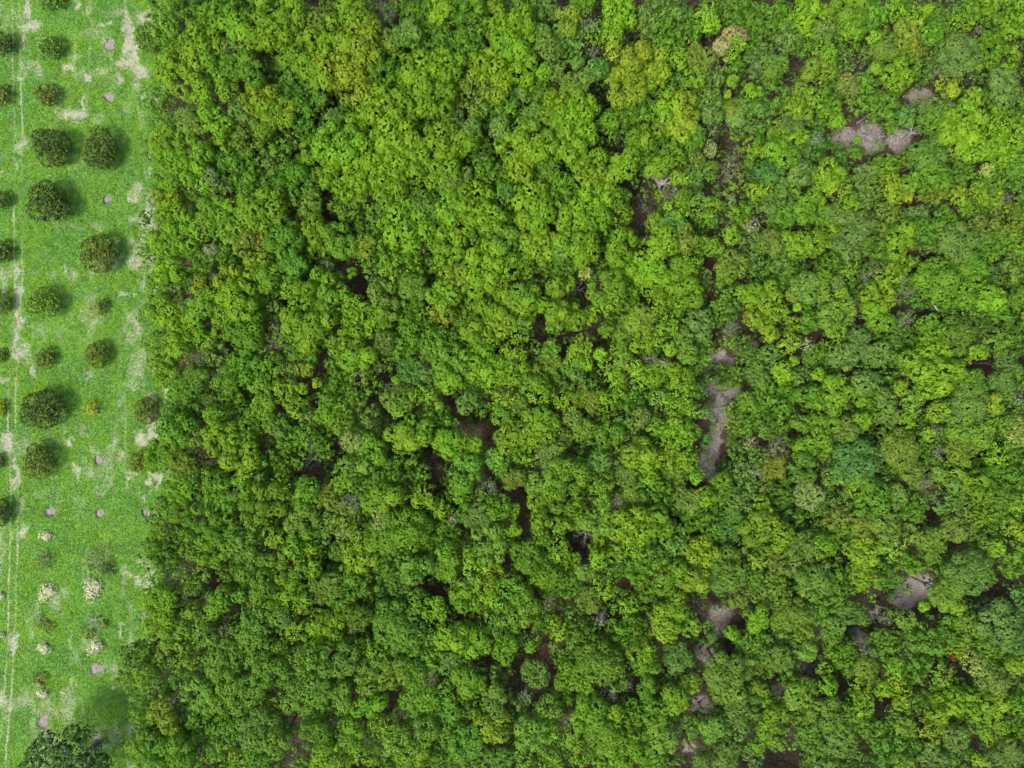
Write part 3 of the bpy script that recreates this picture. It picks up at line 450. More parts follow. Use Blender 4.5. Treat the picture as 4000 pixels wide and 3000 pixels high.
def survey(x, y):
    """ground masks at world x, y: sand, forest, path, red, pit depth"""
    u, v = x / MPP + 2000.0, 1500.0 - y / MPP
    wob = (vnoise(x, y, 0.9, 1) - 0.5) * 26 + (vnoise(x, y, 0.35, 2) - 0.5) * 14
    wob2 = (vnoise(x, y, 0.9, 3) - 0.5) * 26 + (vnoise(x, y, 0.35, 4) - 0.5) * 14
    uu, vv = u + wob, v + wob2
    sand = np.zeros_like(u)
    near = (u < 760)
    for (cu, cv, a, b, s) in SAND:
        d = np.sqrt(((uu - cu) / (a * 1.15)) ** 2 + ((vv - cv) / (b * 1.15)) ** 2)
        sand = np.maximum(sand, s * (1 - sstep(0.3, 1.6, d)))
    worn = vnoise(x, y * 0.6, 2.6, 71) * 0.6 + vnoise(x, y * 0.6, 0.9, 72) * 0.4
    sand = np.maximum(sand, 0.50 * sstep(0.56, 0.84, worn) + 0.20 * sstep(0.50, 0.8, worn) * sstep(430, 560, u))
    for i, tr in enumerate(TRACKS):
        tv = [p[1] for p in tr]; tu = [p[0] for p in tr]
        c = np.interp(v, tv, tu, left=-999, right=-999)
        d = np.abs(u + wob * 0.12 - c)
        brk = 0.25 + 0.85 * vnoise(x, y * 0.35, 1.6, 20 + i)
        sand = np.maximum(sand, (0.85 if i < 2 or i > 6 else 0.5) * brk * (1 - sstep(1.5, 6.5 if i < 7 else 15.0, d)))
    sand = sand * near * np.clip(0.62 + 0.6 * vnoise(x, y, 0.33, 61) + 0.45 * vnoise(x, y, 0.9, 62), 0, 1.25)
    forest = sstep(22, 62, uu - edge(v)) 
    path = np.zeros_like(u); red = np.zeros_like(u)
    for (hu, hv, hr, k) in HL:
        if k == ' ': continue
        d = np.hypot(uu - hu, vv - hv) / (hr * 1.5)
        w = 1 - sstep(0.5, 1.2, d)
        if k == 'p': path = np.maximum(path, w)
        else: red = np.maximum(red, w)
    pit = np.zeros_like(u)
    for i, (pu, pv, pr, _) in enumerate(PITS):
        th = np.arctan2(v - pv, u - pu)
        rr = pr * pit_shape(th, i)
        d = np.hypot(u - pu, v - pv) / rr
        pit = np.maximum(pit, 1 - sstep(0.78, 1.0, d))
    return u, v, sand, forest, path, red, pit

def pit_shape(th, i):
    q = np.random.default_rng(500 + i).random(4) * 6.28
    return 1 + 0.13 * np.sin(2 * th + q[0]) + 0.10 * np.sin(3 * th + q[1]) + 0.07 * np.sin(5 * th + q[2]) + 0.04 * np.sin(9 * th + q[3])

PIT_D = 0.20
def ground_z(x, y, pit, forest):
    z = (vnoise(x, y, 3.0, 31) - 0.5) * 0.22 + (vnoise(x, y, 0.7, 32) - 0.5) * 0.08
    far = sstep(80, 140, np.maximum(np.abs(x), np.abs(y)))
    return z * (1 - far) - PIT_D * pit

fx, fy = GX.ravel(), GY.ravel()
U_, V_, sand_, forest_, path_, red_, pit_ = survey(fx, fy)
gz = ground_z(fx, fy, pit_, forest_)
ny, nx = GX.shape
idx = np.arange(nx * ny).reshape(ny, nx)
quads = np.stack([idx[:-1, :-1], idx[:-1, 1:], idx[1:, 1:], idx[1:, :-1]], -1).reshape(-1, 4)
litter_ = np.maximum(forest_, pit_ * 0.9)
gme = mesh_from("ground", np.stack([fx, fy, gz], 1), quads, 4,
                {"sand": sand_, "forest": litter_, "path": path_, "red": np.maximum(red_, pit_ * 0.35)}, smooth=True)
ground = tag(add_obj("ground", gme, None, M_GROUND), kind="structure")

# planting pits: loose soil in each hollow
for i, (pu, pv, pr, lab) in enumerate(PITS):
    cx, cy = at(pu, pv, 0)
    vs, qs = [], []
    NR, NT_ = 7, 40
    for a in range(NR + 1):
        f = a / NR
        for b in range(NT_):
            th = 2 * math.pi * b / NT_
            rr = pr * MPP * float(pit_shape(np.array(th), i)) * 0.95 * f
            vs.append((rr * math.cos(th), -rr * math.sin(th)))
    vs = np.array(vs)
    X, Y = vs[:, 0] + cx, vs[:, 1] + cy
    _, _, _, fo, _, _, pt = survey(X, Y)
    Z = ground_z(X, Y, pt, fo) + 0.035 + RNG.normal(0, 0.014, len(X)) + 0.05 * (1 - np.hypot(vs[:, 0], vs[:, 1]) / (pr * MPP)) 
    for a in range(NR):
        for b in range(NT_):
            qs.append((a * NT_ + b, (a + 1) * NT_ + b, (a + 1) * NT_ + (b + 1) % NT_, a * NT_ + (b + 1) % NT_))
    e = add_obj("planting_pit", mesh_from("pit", np.stack([vs[:, 0], vs[:, 1], Z], 1), np.array(qs)[:, ::-1], 4, smooth=True), None, M_SOIL)
    e.location = (cx, cy, 0)
    tag(e, lab, "pit", "planting pits in the field")

# ------------------------------------------------------------------ leaves
def unit(v):
    return v / np.maximum(np.linalg.norm(v, axis=1, keepdims=True), 1e-6)

def leaf_quads(p, nrm, L, W, rng, fold=0.12):
    """rhombic leaves: centre p, normal nrm, length L, width W"""
    n = len(p)
    a = unit(np.cross(nrm, unit(rng.normal(size=(n, 3)))))
    b = unit(np.cross(nrm, a))
    l = (L * rng.uniform(0.7, 1.25, n))[:, None] * 0.5
    w = (W * rng.uniform(0.7, 1.25, n))[:, None] * 0.5
    tip = nrm * (fold * l)
    v = np.stack([p - a * l - tip, p + b * w - a * l * 0.1, p + a * l - tip, p - b * w - a * l * 0.1], 1)
    return v.reshape(-1, 3)

def leaf_mesh(name, pts, nrm, tint, L, W, rng):
    v = leaf_quads(pts, nrm, L, W, rng)
    f = np.arange(len(v)).reshape(-1, 4)
    return mesh_from(name, v, f, 4, {"tint": np.repeat(np.clip(tint, 0, 1), 4)})

def clumps(cent, outw, cr, per, rng, spread=0.75):
    """leaf positions and normals for little rounded clumps"""
    n = len(cent)
    d = unit(rng.normal(size=(n * per, 3)) + np.repeat(outw, per, 0) * 1.1)
    pos = np.repeat(cent, per, 0) + d * (np.repeat(cr, per) * rng.uniform(0.55, 1.1, n * per))[:, None]
    nr = unit(d * 0.55 + np.repeat(outw, per, 0) * 0.85 + rng.normal(size=(n * per, 3)) * spread * 0.42 + np.array([0, 0, 0.22]))
    tint = np.repeat(rng.uniform(0.1, 0.9, n), per) * 0.55 + rng.uniform(0, 1, n * per) * 0.45
    return pos, nr, tint

def sphere_pts(n, rng, zmin=-0.35):
    z = rng.uniform(zmin, 1, n); t = rng.uniform(0, 2 * math.pi, n)
    s = np.sqrt(1 - z * z)
    return np.stack([s * np.cos(t), s * np.sin(t), z], 1)

def disc_lobes(R, spacing, rng, tries=900):
    out = []
    for _ in range(tries):
        a = rng.uniform(0, 6.283); d = R * math.sqrt(rng.uniform(0, 1))
        x, y = d * math.cos(a), d * math.sin(a)
        if all((x - q[0]) ** 2 + (y - q[1]) ** 2 > spacing ** 2 for q in out):
            out.append((x, y))
    return np.array(out)

def crown_lobed(R, lr, spacing, hz, rng, clump=0.27, per=11, dens=1.0, rag=0.25, leaf=(0.27, 0.18), skirt=0.3, bulge=0.85, inner=False, jit=0.11):
    """crown of rounded lobes standing on a dome"""
    q = disc_lobes(max(R - lr * 0.75, 0.1), spacing, rng)
    if len(q) < 4:
        q = np.vstack([q, [(0, 0), (R * .45, 0.1), (-R * .3, R * .4), (-R * .25, -R * .4)]])
    d = np.hypot(q[:, 0], q[:, 1]) / R
    hc = hz * R
    z = hc * np.sqrt(np.clip(1 - (d * 0.95) ** 2, 0.02, 1)) - lr * 0.75 + rng.normal(0, rag * lr, len(q))
    rad = lr * rng.uniform(0.72, 1.25, len(q))
    P, N, T = [], [], []
    for (x, y), zz, r in zip(q, z, rad):
        n = int(dens * 4.6 * r * r / (clump * clump))
        dr = sphere_pts(n, rng, -0.45)
        sc = np.array([1.0, 1.0, bulge])
        c = np.array([x, y, zz]) + dr * r * sc * rng.uniform(1 - jit, 1 + 0.6 * jit, n)[:, None]
        # drop clumps buried inside another lobe
        keep = np.ones(n, bool)
        for (x2, y2), z2, r2 in zip(q, z, rad):
            if (x2, y2) == (x, y): continue
            keep &= np.linalg.norm((c - np.array([x2, y2, z2])) / sc, axis=1) > r2 * 0.78
        c, dr = c[keep], dr[keep]
        if len(c) == 0: continue
        p, nn, t = clumps(c, dr, np.full(len(c), clump) * rng.uniform(0.7, 1.2, len(c)), per, rng)
        P.append(p); N.append(nn); T.append(np.clip(t + rng.normal(0, 0.14), 0, 1))
    if inner:                                     # leaves inside the crown close the view through it
        n = int(9 * R * R)
        dr = sphere_pts(n, rng, 0.0)
        c = dr * np.array([R * 0.72, R * 0.72, hc * 0.72])
        p, nn, t = clumps(c, dr, np.full(n, 0.3), 8, rng)
        P.append(p); N.append(nn); T.append(t)
    # lower skirt so that the side of the tree is closed
    n = int(skirt * 14 * R * R)
    dr = sphere_pts(n, rng, -0.45); dr = dr[dr[:, 2] < 0.35]
    c = dr * np.array([R * 0.86, R * 0.86, hc * 0.9]); c[:, 2] -= lr * 0.5
    p, nn, t = clumps(c, dr, np.full(len(c), clump * 1.3), 7, rng)
    P.append(p); N.append(nn); T.append(t)
    return np.vstack(P), np.vstack(N), np.concatenate(T), leaf

def crown_dome(R, hz, rng, clump=0.17, per=8, leaf=(0.20, 0.125), lump=0.16):
    """one fine-leaved, fairly even dome with shallow undulation"""
    n = int(6.4 * R * R / (clump * clump) * 0.62)
    dr = sphere_pts(n, rng, -0.4)
    k = rng.normal(size=(9, 3)); ph = rng.uniform(0, 6.28, 9)
    und = sum(np.sin(dr @ (kk / np.linalg.norm(kk)) * (3.5 + 1.3 * i) + ph[i]) / (1 + 0.35 * i) for i, kk in enumerate(k))
    rr = 1 + lump * und / 2.2 + rng.normal(0, 0.035, n)
    c = dr * rr[:, None] * np.array([R, R, hz * R])
    p, nn, t = clumps(c, dr, np.full(n, clump) * rng.uniform(0.6, 1.4, n), per, rng, 0.9)
    return p, nn, t, leaf

def crown_sparse(R, rng, hz=0.7):
    n = int(26 * R * R)
    dr = sphere_pts(n, rng, -0.1)
    c = dr * np.array([R, R, hz * R]) * rng.uniform(0.45, 1.05, n)[:, None]
    g = np.sin(c[:, 0] * 2.1 + 1) + np.sin(c[:, 1] * 2.4 + 2) + np.sin(c[:, 2] * 3 + c[:, 0])
    c, dr = c[g > -0.6], dr[g > -0.6]
    p, nn, t = clumps(c, dr, np.full(len(c), 0.2), 6, rng, 1.0)
    return p, nn, t, (0.17, 0.10)

def crown_rosette(R, hz, rng):
    """orchard bush: dense dome of upright leaf tufts, young tufts paler"""
    lob = disc_lobes(R * 0.62, R * 0.42, rng, 200)
    cs, ds = [], []
    for (lx, ly) in lob:
        lr_ = R * rng.uniform(0.34, 0.50)
        lz = hz * R * math.sqrt(max(1 - (math.hypot(lx, ly) / R) ** 2, 0.05)) - lr_ * 0.8 + rng.normal(0, 0.05 * R)
        n = int(5.2 * lr_ * lr_ / 0.030)
        dd = sphere_pts(n, rng, -0.4)
        cc = np.array([lx, ly, lz]) + dd * lr_ * rng.uniform(0.88, 1.12, n)[:, None]
        cs.append(cc); ds.append(dd)
    c, dr = np.vstack(cs), np.vstack(ds)
    n = len(c)
    per = 7
    d = unit(rng.normal(size=(n * per, 3)) * 0.7 + np.repeat(dr, per, 0) + np.array([0, 0, 0.5]))
    p = np.repeat(c, per, 0) + d * rng.uniform(0.03, 0.20, n * per)[:, None]
    nn = unit(d * 0.5 + rng.normal(size=(n * per, 3)) * 0.7 + np.array([0, 0, 0.3]))
    young = (rng.random(n) < 0.42) * rng.uniform(0.4, 1.0, n) + rng.uniform(0, 0.2, n)
    t = np.repeat(young, per) + rng.normal(0, 0.08, n * per)
    q = sphere_pts(int(14 * R * R), rng, -0.1)
    p2, n2, t2 = clumps(q * np.array([R, R, hz * R]) * 0.8, q, np.full(len(q), 0.3), 8, rng)
    return np.vstack([p, p2]), np.vstack([nn, n2]), np.concatenate([t, t2 * 0.2]), (0.20, 0.095)

# ------------------------------------------------------------------ wood
def tube(path, radii, sides, V, F):
    path = np.array(path, float); n = len(path)
    base = len(V)
    for i in range(n):
        d = path[min(i + 1, n - 1)] - path[max(i - 1, 0)]
        d /= max(np.linalg.norm(d), 1e-6)
        h = np.array([0, 0, 1.0]) if abs(d[2]) < 0.9 else np.array([1.0, 0, 0])
        a = np.cross(d, h); a /= np.linalg.norm(a); b = np.cross(d, a)
        for s in range(sides):
            t = 2 * math.pi * s / sides
            V.append(path[i] + radii[i] * (math.cos(t) * a + math.sin(t) * b))
    for i in range(n - 1):
        for s in range(sides):
            s2 = (s + 1) % sides
            F.append((base + i * sides + s, base + i * sides + s2, base + (i + 1) * sides + s2, base + (i + 1) * sides + s))

def wander(p0, d0, length, n, rng, bend=0.25, droop=0.0):
    pts = [np.array(p0, float)]; d = np.array(d0, float); d /= np.linalg.norm(d)
    for i in range(n):
        d = d + rng.normal(0, bend, 3) + np.array([0, 0, -droop]); d /= np.linalg.norm(d)
        pts.append(pts[-1] + d * length / n)
    return pts

def wood_trunk(rng, limbs=6, spread=0.75):
    """unit tree skeleton: height 1 at the top, crown radius 1; scaled for every tree"""
    V, F = [], []
    st = wander((0, 0, -0.02), (0, 0, 1), 0.62, 6, rng, 0.06)
    tube(st, np.linspace(0.085, 0.05, len(st)) * np.array([1.5] + [1] * (len(st) - 1)), 7, V, F)
    for i in range(limbs):
        a = 6.283 * i / limbs + rng.uniform(-0.4, 0.4)
        k = rng.integers(3, len(st))
        pts = wander(st[k], (math.cos(a) * spread, math.sin(a) * spread, 0.62), rng.uniform(0.45, 0.7), 5, rng, 0.14)
        tube(pts, np.linspace(0.036, 0.010, len(pts)), 5, V, F)
        for j in range(2):
            q = pts[rng.integers(2, len(pts) - 1)]
            tp = wander(q, (math.cos(a + rng.normal(0, .8)), math.sin(a + rng.normal(0, .8)), 0.5), 0.28, 4, rng, 0.2)
            tube(tp, np.linspace(0.014, 0.004, len(tp)), 4, V, F)
    return mesh_from("trunk", np.array(V), np.array(F), 4, smooth=True)

def branch_mesh(start, ang, R, H, rng, thick, twigs=9, up=0.5, sub=3):
    V, F = [], []
    pts = wander(start, (math.cos(ang), math.sin(ang), up), R * rng.uniform(0.8, 1.15), 7, rng, 0.20, 0.02)
    tube(pts, np.linspace(thick, thick * 0.25, len(pts)), 5, V, F)
    for j in range(twigs):
        k = int(rng.integers(1, len(pts)))
        a2 = ang + rng.normal(0, 0.75)
        tp = wander(pts[k], (math.cos(a2), math.sin(a2), up * rng.uniform(0.2, 1.1)), R * rng.uniform(0.25, 0.55), 5, rng, 0.26, 0.02)
        tube(tp, np.linspace(thick * 0.42, thick * 0.10, len(tp)), 4, V, F)
        for _ in range(sub):
            q = tp[int(rng.integers(1, len(tp)))]
            a3 = a2 + rng.normal(0, 0.9)
            sp = wander(q, (math.cos(a3), math.sin(a3), rng.uniform(-0.1, 0.6)), R * rng.uniform(0.12, 0.26), 3, rng, 0.3)
            tube(sp, np.linspace(thick * 0.2, thick * 0.06, len(sp)), 3, V, F)
    return mesh_from("branch", np.array(V), np.array(F), 4, smooth=True)

# ------------------------------------------------------------------ crown prototypes
SIZES = (1.15, 1.9, 2.9)
PROTO = {}
def proto(form, si, var):
    key = (form, si, var)
    if key in PROTO: return PROTO[key]
    rng = np.random.default_rng(1000 + ord(form) * 37 + si * 11 + var)
    R = SIZES[si]
    if form == 'c':
        p = crown_lobed(R, (0.66, 0.80, 0.88)[si], (1.00, 1.20, 1.32)[si], 0.62, rng, rag=0.30, bulge=1.0, skirt=0.6, clump=0.22, per=18, dens=1.1, leaf=(0.175, 0.12), inner=True)
    elif form == 'f':
        p = crown_lobed(R, (0.42, 0.5, 0.56)[si], (0.55, 0.66, 0.75)[si], 0.70, rng, clump=0.22, per=14, rag=0.70, dens=0.9, leaf=(0.195, 0.125), skirt=0.6, inner=True)
    elif form == 'd':
        p = crown_lobed(R, max(R * 0.34, 0.45), max(R * 0.36, 0.5), 0.55, rng, clump=0.18, per=15, dens=1.1, rag=0.38, leaf=(0.155, 0.105), skirt=0.6, bulge=0.85, inner=True, jit=0.18)
    else:
        p = crown_sparse(R, rng)
    me = leaf_mesh("crown", p[0], p[1], p[2], p[3][0], p[3][1], rng)
    me.materials.append(M_LEAF)
    PROTO[key] = me
    return me

TRUNKS = [wood_trunk(np.random.default_rng(60 + i), 5 + i % 3) for i in range(4)]
for t in TRUNKS: t.materials.append(M_BARK)
TWIGGY = []
for i in range(3):
    rng = np.random.default_rng(80 + i)
    V, F = [], []
    for b in range(11):
        a = 6.283 * b / 11 + rng.normal(0, 0.2)
        pts = wander((0, 0, -0.35), (math.cos(a), math.sin(a), rng.uniform(0.5, 1.5)), rng.uniform(0.75, 1.1), 6, rng, 0.2)
        tube(pts, np.linspace(0.022, 0.007, len(pts)), 4, V, F)
        for j in range(9):
            q = pts[int(rng.integers(2, len(pts)))]
            a2 = a + rng.normal(0, 0.9)
            tp = wander(q, (math.cos(a2), math.sin(a2), rng.uniform(0.1, 1.2)), rng.uniform(0.25, 0.5), 4, rng, 0.25)
            tube(tp, np.linspace(0.010, 0.004, len(tp)), 3, V, F)
    me = mesh_from("twigs", np.array(V), np.array(F), 4, smooth=True)
    me.materials.append(M_TWIG)
    TWIGGY.append(me)

# ------------------------------------------------------------------ collect the trees
trees = []      # u, v, r(px), form, colour code
for t, s in CROWNS.items():
    z = 2.2125 if t == 'J' else ZM
    for q in s.replace("\n", "").split(";"):
        if not q.strip(): continue
        x, y, r, c = q.split()
        u, v = tile_px(t, float(x), float(y))
        trees.append([u, v, float(r) / z, c[0], c[1:]])
# no double entries where two tiles overlap
uniq = []
for tr in trees:
    if all(math.hypot(tr[0] - q[0], tr[1] - q[1]) > 0.42 * max(tr[2], q[2]) for q in uniq):
        uniq.append(tr)
trees = uniq
# gaps of the canopy that are closed in the photo: smaller leafy trees
rr = random.Random(5)
def in_hole(u, v, pad):
    return bool(np.any(np.hypot(HLA[:, 0] - u, HLA[:, 1] - v) < HLA[:, 2] + pad))
fill = []
TA = np.array([(a[0], a[1], a[2]) for a in trees])
for gv in range(20, 3000, 26):
    for gu in range(560, 4000, 26):
        u, v = gu + rr.uniform(-10, 10), gv + rr.uniform(-10, 10)
        if u < edge(v) + 30 or in_hole(u, v, 26): continue
        d = np.hypot(TA[:, 0] - u, TA[:, 1] - v) - TA[:, 2] * 0.92
        if d.min() < 16: continue
        if any(math.hypot(u - q[0], v - q[1]) < 56 for q in fill): continue
        j = int(np.argmin(d))
        fill.append([u, v, min(30 + d.min() * 0.7, 46), 'f', rr.choice([trees[j][4], 'G', 'G', 'GD', 'S'])])
trees += fill

# ------------------------------------------------------------------ labels
CW = {'L': "lime green", 'Y': "yellow green", 'G': "mid green", 'D': "deep green", 'S': "grey green", 'O': "dull olive", 'P': "straw coloured", 'T': "blue green", 'B': "bronze brown", 'W': "silvery grey",
      'LG': "fresh green", 'GL': "bright green", 'LY': "yellowish lime", 'YL': "golden lime", 'LS': "soft lime", 'SL': "pale grey green", 'GS': "muted green", 'SG': "dull grey green", 'GD': "dark green", 'DG': "dark green",
      'DS': "dusky green", 'SD': "dusky grey green", 'OG': "olive green", 'GO': "olive green", 'OL': "olive lime", 'LO': "olive lime", 'OY': "yellowish olive", 'OS': "greyish olive", 'SO': "greyish olive", 'TG': "cool green", 'GT': "cool green",
      'ST': "bluish grey green", 'TS': "bluish grey green", 'BY': "golden bronze", 'BO': "brownish olive", 'OP': "pale olive", 'YP': "pale yellow", 'PS': "pale straw", 'SP': "pale grey", 'PG': "pale green", 'LP': "pale lime", 'YG': "yellow green",
      'GY': "yellow green", 'YS': "pale yellow green", 'LD': "green"}
FW = {'c': "lobed tree", 'f': "leafy tree", 'd': "domed tree", 's': "twiggy tree"}
NAME = {'c': "broadleaf_tree", 'f': "bushy_tree", 'd': "domed_tree", 's': "twiggy_tree"}
GRP = {'c': "lobed broadleaf trees of the forest", 'f': "loose leafy trees of the forest", 'd': "fine leaved domed trees of the forest", 's': "thin twiggy trees of the forest"}
MARKS = [(2530, 740, 90, "the brown clearing with a fan of dead branches"), (2839, 1476, 60, "the green shrub in the sandy path fork"), (3644, 1452, 120, "the huge round lime tree right of centre"),
         (1365, 1964, 55, "the silvery leafless crown left of centre"), (1607, 1452, 50, "the cool blue green dome left of centre"), (3342, 1808, 85, "the big blue green dome low right"),
         (3523, 1753, 70, "the brownish olive dome low right"), (2993, 2078, 95, "the large bright round tree lower right"), (2820, 175, 55, "the straw coloured crown upper right"), (2737, 235, 50, "the brownish olive dome upper right"),
         (1110, 1420, 0, ""), (763, 1416, 60, "the dark bronze crown near the forest edge"), (1404, 1120, 60, "the dark gap right of the upper left canopy"), (3422, 540, 80, "the litter clearing with pale dead trees"),
         (2100, 2560, 70, "the curved rust brown gap low centre"), (1679, 2651, 52, "the brown grey twiggy dome low left"), (2604, 2422, 90, "the golden lime crown beside the lower path"), (3550, 2310, 60, "the grey brown clearing lower right"),
         (3160, 2600, 60, "the pale soil patch low right"), (2243, 1425, 46, "the round greyish olive dome at centre"), (3379, 2163, 75, "the yellowish round crown lower right"), (3174, 1747, 75, "the ragged bright lime tree right of the path"),
         (3722, 1096, 100, "the wide smooth green crown upper right"), (925, 250, 60, "the smooth green dome upper left"), (2680, 1865, 60, "the pale lower end of the sandy path")]
MARKS = [m for m in MARKS if m[3]]
DIRS = ["right of", "above right of", "above", "above left of", "left of", "below left of", "below", "below right of"]
def size_word(r):
    return "small" if r < 36 else "" if r < 60 else "broad" if r < 84 else "large"
# the largest of each kind stand as trees of their own, the small rest is one mass
LIMIT = {'c': 300, 'f': 300, 'd': 300, 's': 300}
own, rest = [], []
for k in "cfds":
    ts = sorted([t for t in trees if t[3] == k], key=lambda t: -t[2])
    own += ts[:LIMIT[k]]; rest += ts[LIMIT[k]:]
trees = own
labels = [None] * len(trees)
used = set()
def cname(t): return CW.get(t[4], CW[t[4][0]])
for (mu, mv, mr, ph) in MARKS:
    for k in range(8):
        best, bd = None, 1e9
        for i, t in enumerate(trees):
            if labels[i]: continue
            du, dv = t[0] - mu, mv - t[1]
            d = math.hypot(du, dv)
            if d < mr * 0.6: continue
            a = (math.atan2(dv, du) + 2 * math.pi) % (2 * math.pi)
            if abs((a - k * math.pi / 4 + math.pi) % (2 * math.pi) - math.pi) > math.pi / 8: continue
            if d < bd: best, bd = i, d
        if best is not None and bd < mr + 95:
            t = trees[best]
            lab = f"{cname(t)} {FW[t[3]]} just {DIRS[k]} {ph}"
            if lab not in used and len(lab.split()) <= 16:
                labels[best] = lab; used.add(lab)
ONES = "zero one two three four five six seven eight nine ten eleven twelve thirteen fourteen fifteen sixteen seventeen eighteen nineteen".split()
TENS = "- - twenty thirty forty fifty sixty seventy eighty ninety".split()
def spell(n):
    n = int(round(min(max(n, 0), 100)))
    if n == 100: return "hundred"
    if n < 20: return ONES[n]
    return TENS[n // 10] + ("-" + ONES[n % 10] if n % 10 else "")
for i, t in enumerate(trees):
    if labels[i]: continue
    base = " ".join(f"{size_word(t[2])} {cname(t)} {FW[t[3]]}".split())
    pos = f", {spell(t[0] / 40.0)} percent across, {spell(t[1] / 30.0)} down"
    nb = sorted((math.hypot(q[0] - t[0], q[1] - t[1]), j) for j, q in enumerate(trees) if j != i and (q[3] != t[3] or q[4][0] != t[4][0]) and abs(q[0] - t[0]) < 260 and abs(q[1] - t[1]) < 260)
    lab = None
    for d, j in nb[:4]:
        q = trees[j]
        du, dv = t[0] - q[0], t[1] - q[1]
        rel = ("right of" if du > 0 else "left of") if abs(du) > abs(dv) else ("below" if dv > 0 else "above")
        cand = f"{base} {rel} {cname(q)} {FW[q[3]].replace(' tree', ' one')}{pos}"
        if len(cand.split()) <= 16 and cand not in used:
            lab = cand; break
    if lab is None:
        lab = base + pos
    k = 0
    while lab in used:
        k += 1; lab = base + f" near {['leafy', 'lobed', 'domed', 'mixed'][k % 4]} neighbours" + pos
        if k > 4: break
    labels[i] = lab; used.add(lab)

# ------------------------------------------------------------------ plant the forest
def canopy_top(u, v):
    h = np.interp(u, [500, 900, 1800, 2700, 2900, 4000], [7.6, 9.4, 9.2, 8.0, 6.8, 7.2])
    return float(h)

def clear_of_holes(u, v, r):
    """crowns leave the openings of the forest free"""
    d = np.hypot(HLA[:, 0] - u, HLA[:, 1] - v)
    room = d - HLA[:, 2] * np.where(HLP, 1.0, 0.55)
    return float(np.clip(room.min() / r, 0.55, 1.0))

def place_tree(u, v, rpx, form, code, label, rng):
    low = False
    top = canopy_top(u, v) + {'c': 0.35, 'f': -1.1, 'd': 0.25, 's': -0.1}[form] + rng.normal(0, 0.5) + float(np.clip((rpx - 55) * 0.016, -0.5, 1.2))
    if (u - 2839) ** 2 + (v - 1476) ** 2 < 40 ** 2 or (u - 2767) ** 2 + (v - 1711) ** 2 < 30 ** 2 or (u - 2574) ** 2 + (v - 765) ** 2 < 30 ** 2 or (u - 2073) ** 2 + (v - 2524) ** 2 < 30 ** 2:
        top = 3.0; low = True
    k = MPP * (CAM_H - top + 0.8) / CAM_H
    R0 = rpx * k
    grow = 1.16 if form != 's' else 1.05
    R = R0 * grow * (1.0 if low else clear_of_holes(u, v, rpx * grow))
    top = max(top, R * 1.3)
    si = 0 if R < 1.45 else 1 if R < 2.35 else 2
    me = proto(form, si, int(rng.integers(0, 4 if si < 2 else 3)))
    s = R / SIZES[si]
    el = rng.uniform(0.90, 1.10)
    hz = {'c': 0.62, 'f': 0.70, 'd': 0.72, 's': 0.7}[form]
    zs = s * rng.uniform(0.9, 1.25)
    zc = top - hz * SIZES[si] * zs                 # height of the crown's widest ring
    x, y = at(u, v, zc + 0.5 * hz * SIZES[si] * zs)
    bx, by = x * 1.0 + rng.normal(0, 0.15), y + rng.normal(0, 0.15)
    root = add_obj(NAME[form], None)
    root.empty_display_size = 0.5
    root.location = (bx, by, 0)
    tag(root, label, "tree", GRP[form])
    tr = add_obj("trunk", TRUNKS[int(rng.integers(0, 4))], root)
    hgt = max(zc + 0.25 * R, 1.2)
    tr.scale = (R * 0.95, R * 0.95, hgt)
    tr.rotation_euler = (0, 0, rng.uniform(0, 6.28))
    cr = add_obj("crown", me, root)
    cr.location = (x - bx, y - by, zc)
    cr.scale = (s * el, s / el, zs)
    cr.rotation_euler = (rng.normal(0, 0.05), rng.normal(0, 0.05), rng.uniform(0, 6.28))
    jit = rng.normal(1, 0.07) * (1 + rng.normal(0, 0.035, 3))
    c = colour(code, jit, u)
    cr.color = (*[float(max(q, 0.01)) for q in c], 1)
    if form == 's':
        tw = add_obj("branches", TWIGGY[int(rng.integers(0, 3))], root)
        tw.location = (x - bx, y - by, zc)
        tw.scale = (R, R, R * 0.75)
        tw.rotation_euler = (0, 0, rng.uniform(0, 6.28))
    return root

trng = np.random.default_rng(2024)
for i, t in enumerate(trees):
    place_tree(t[0], t[1], t[2], t[3], t[4], labels[i], trng)

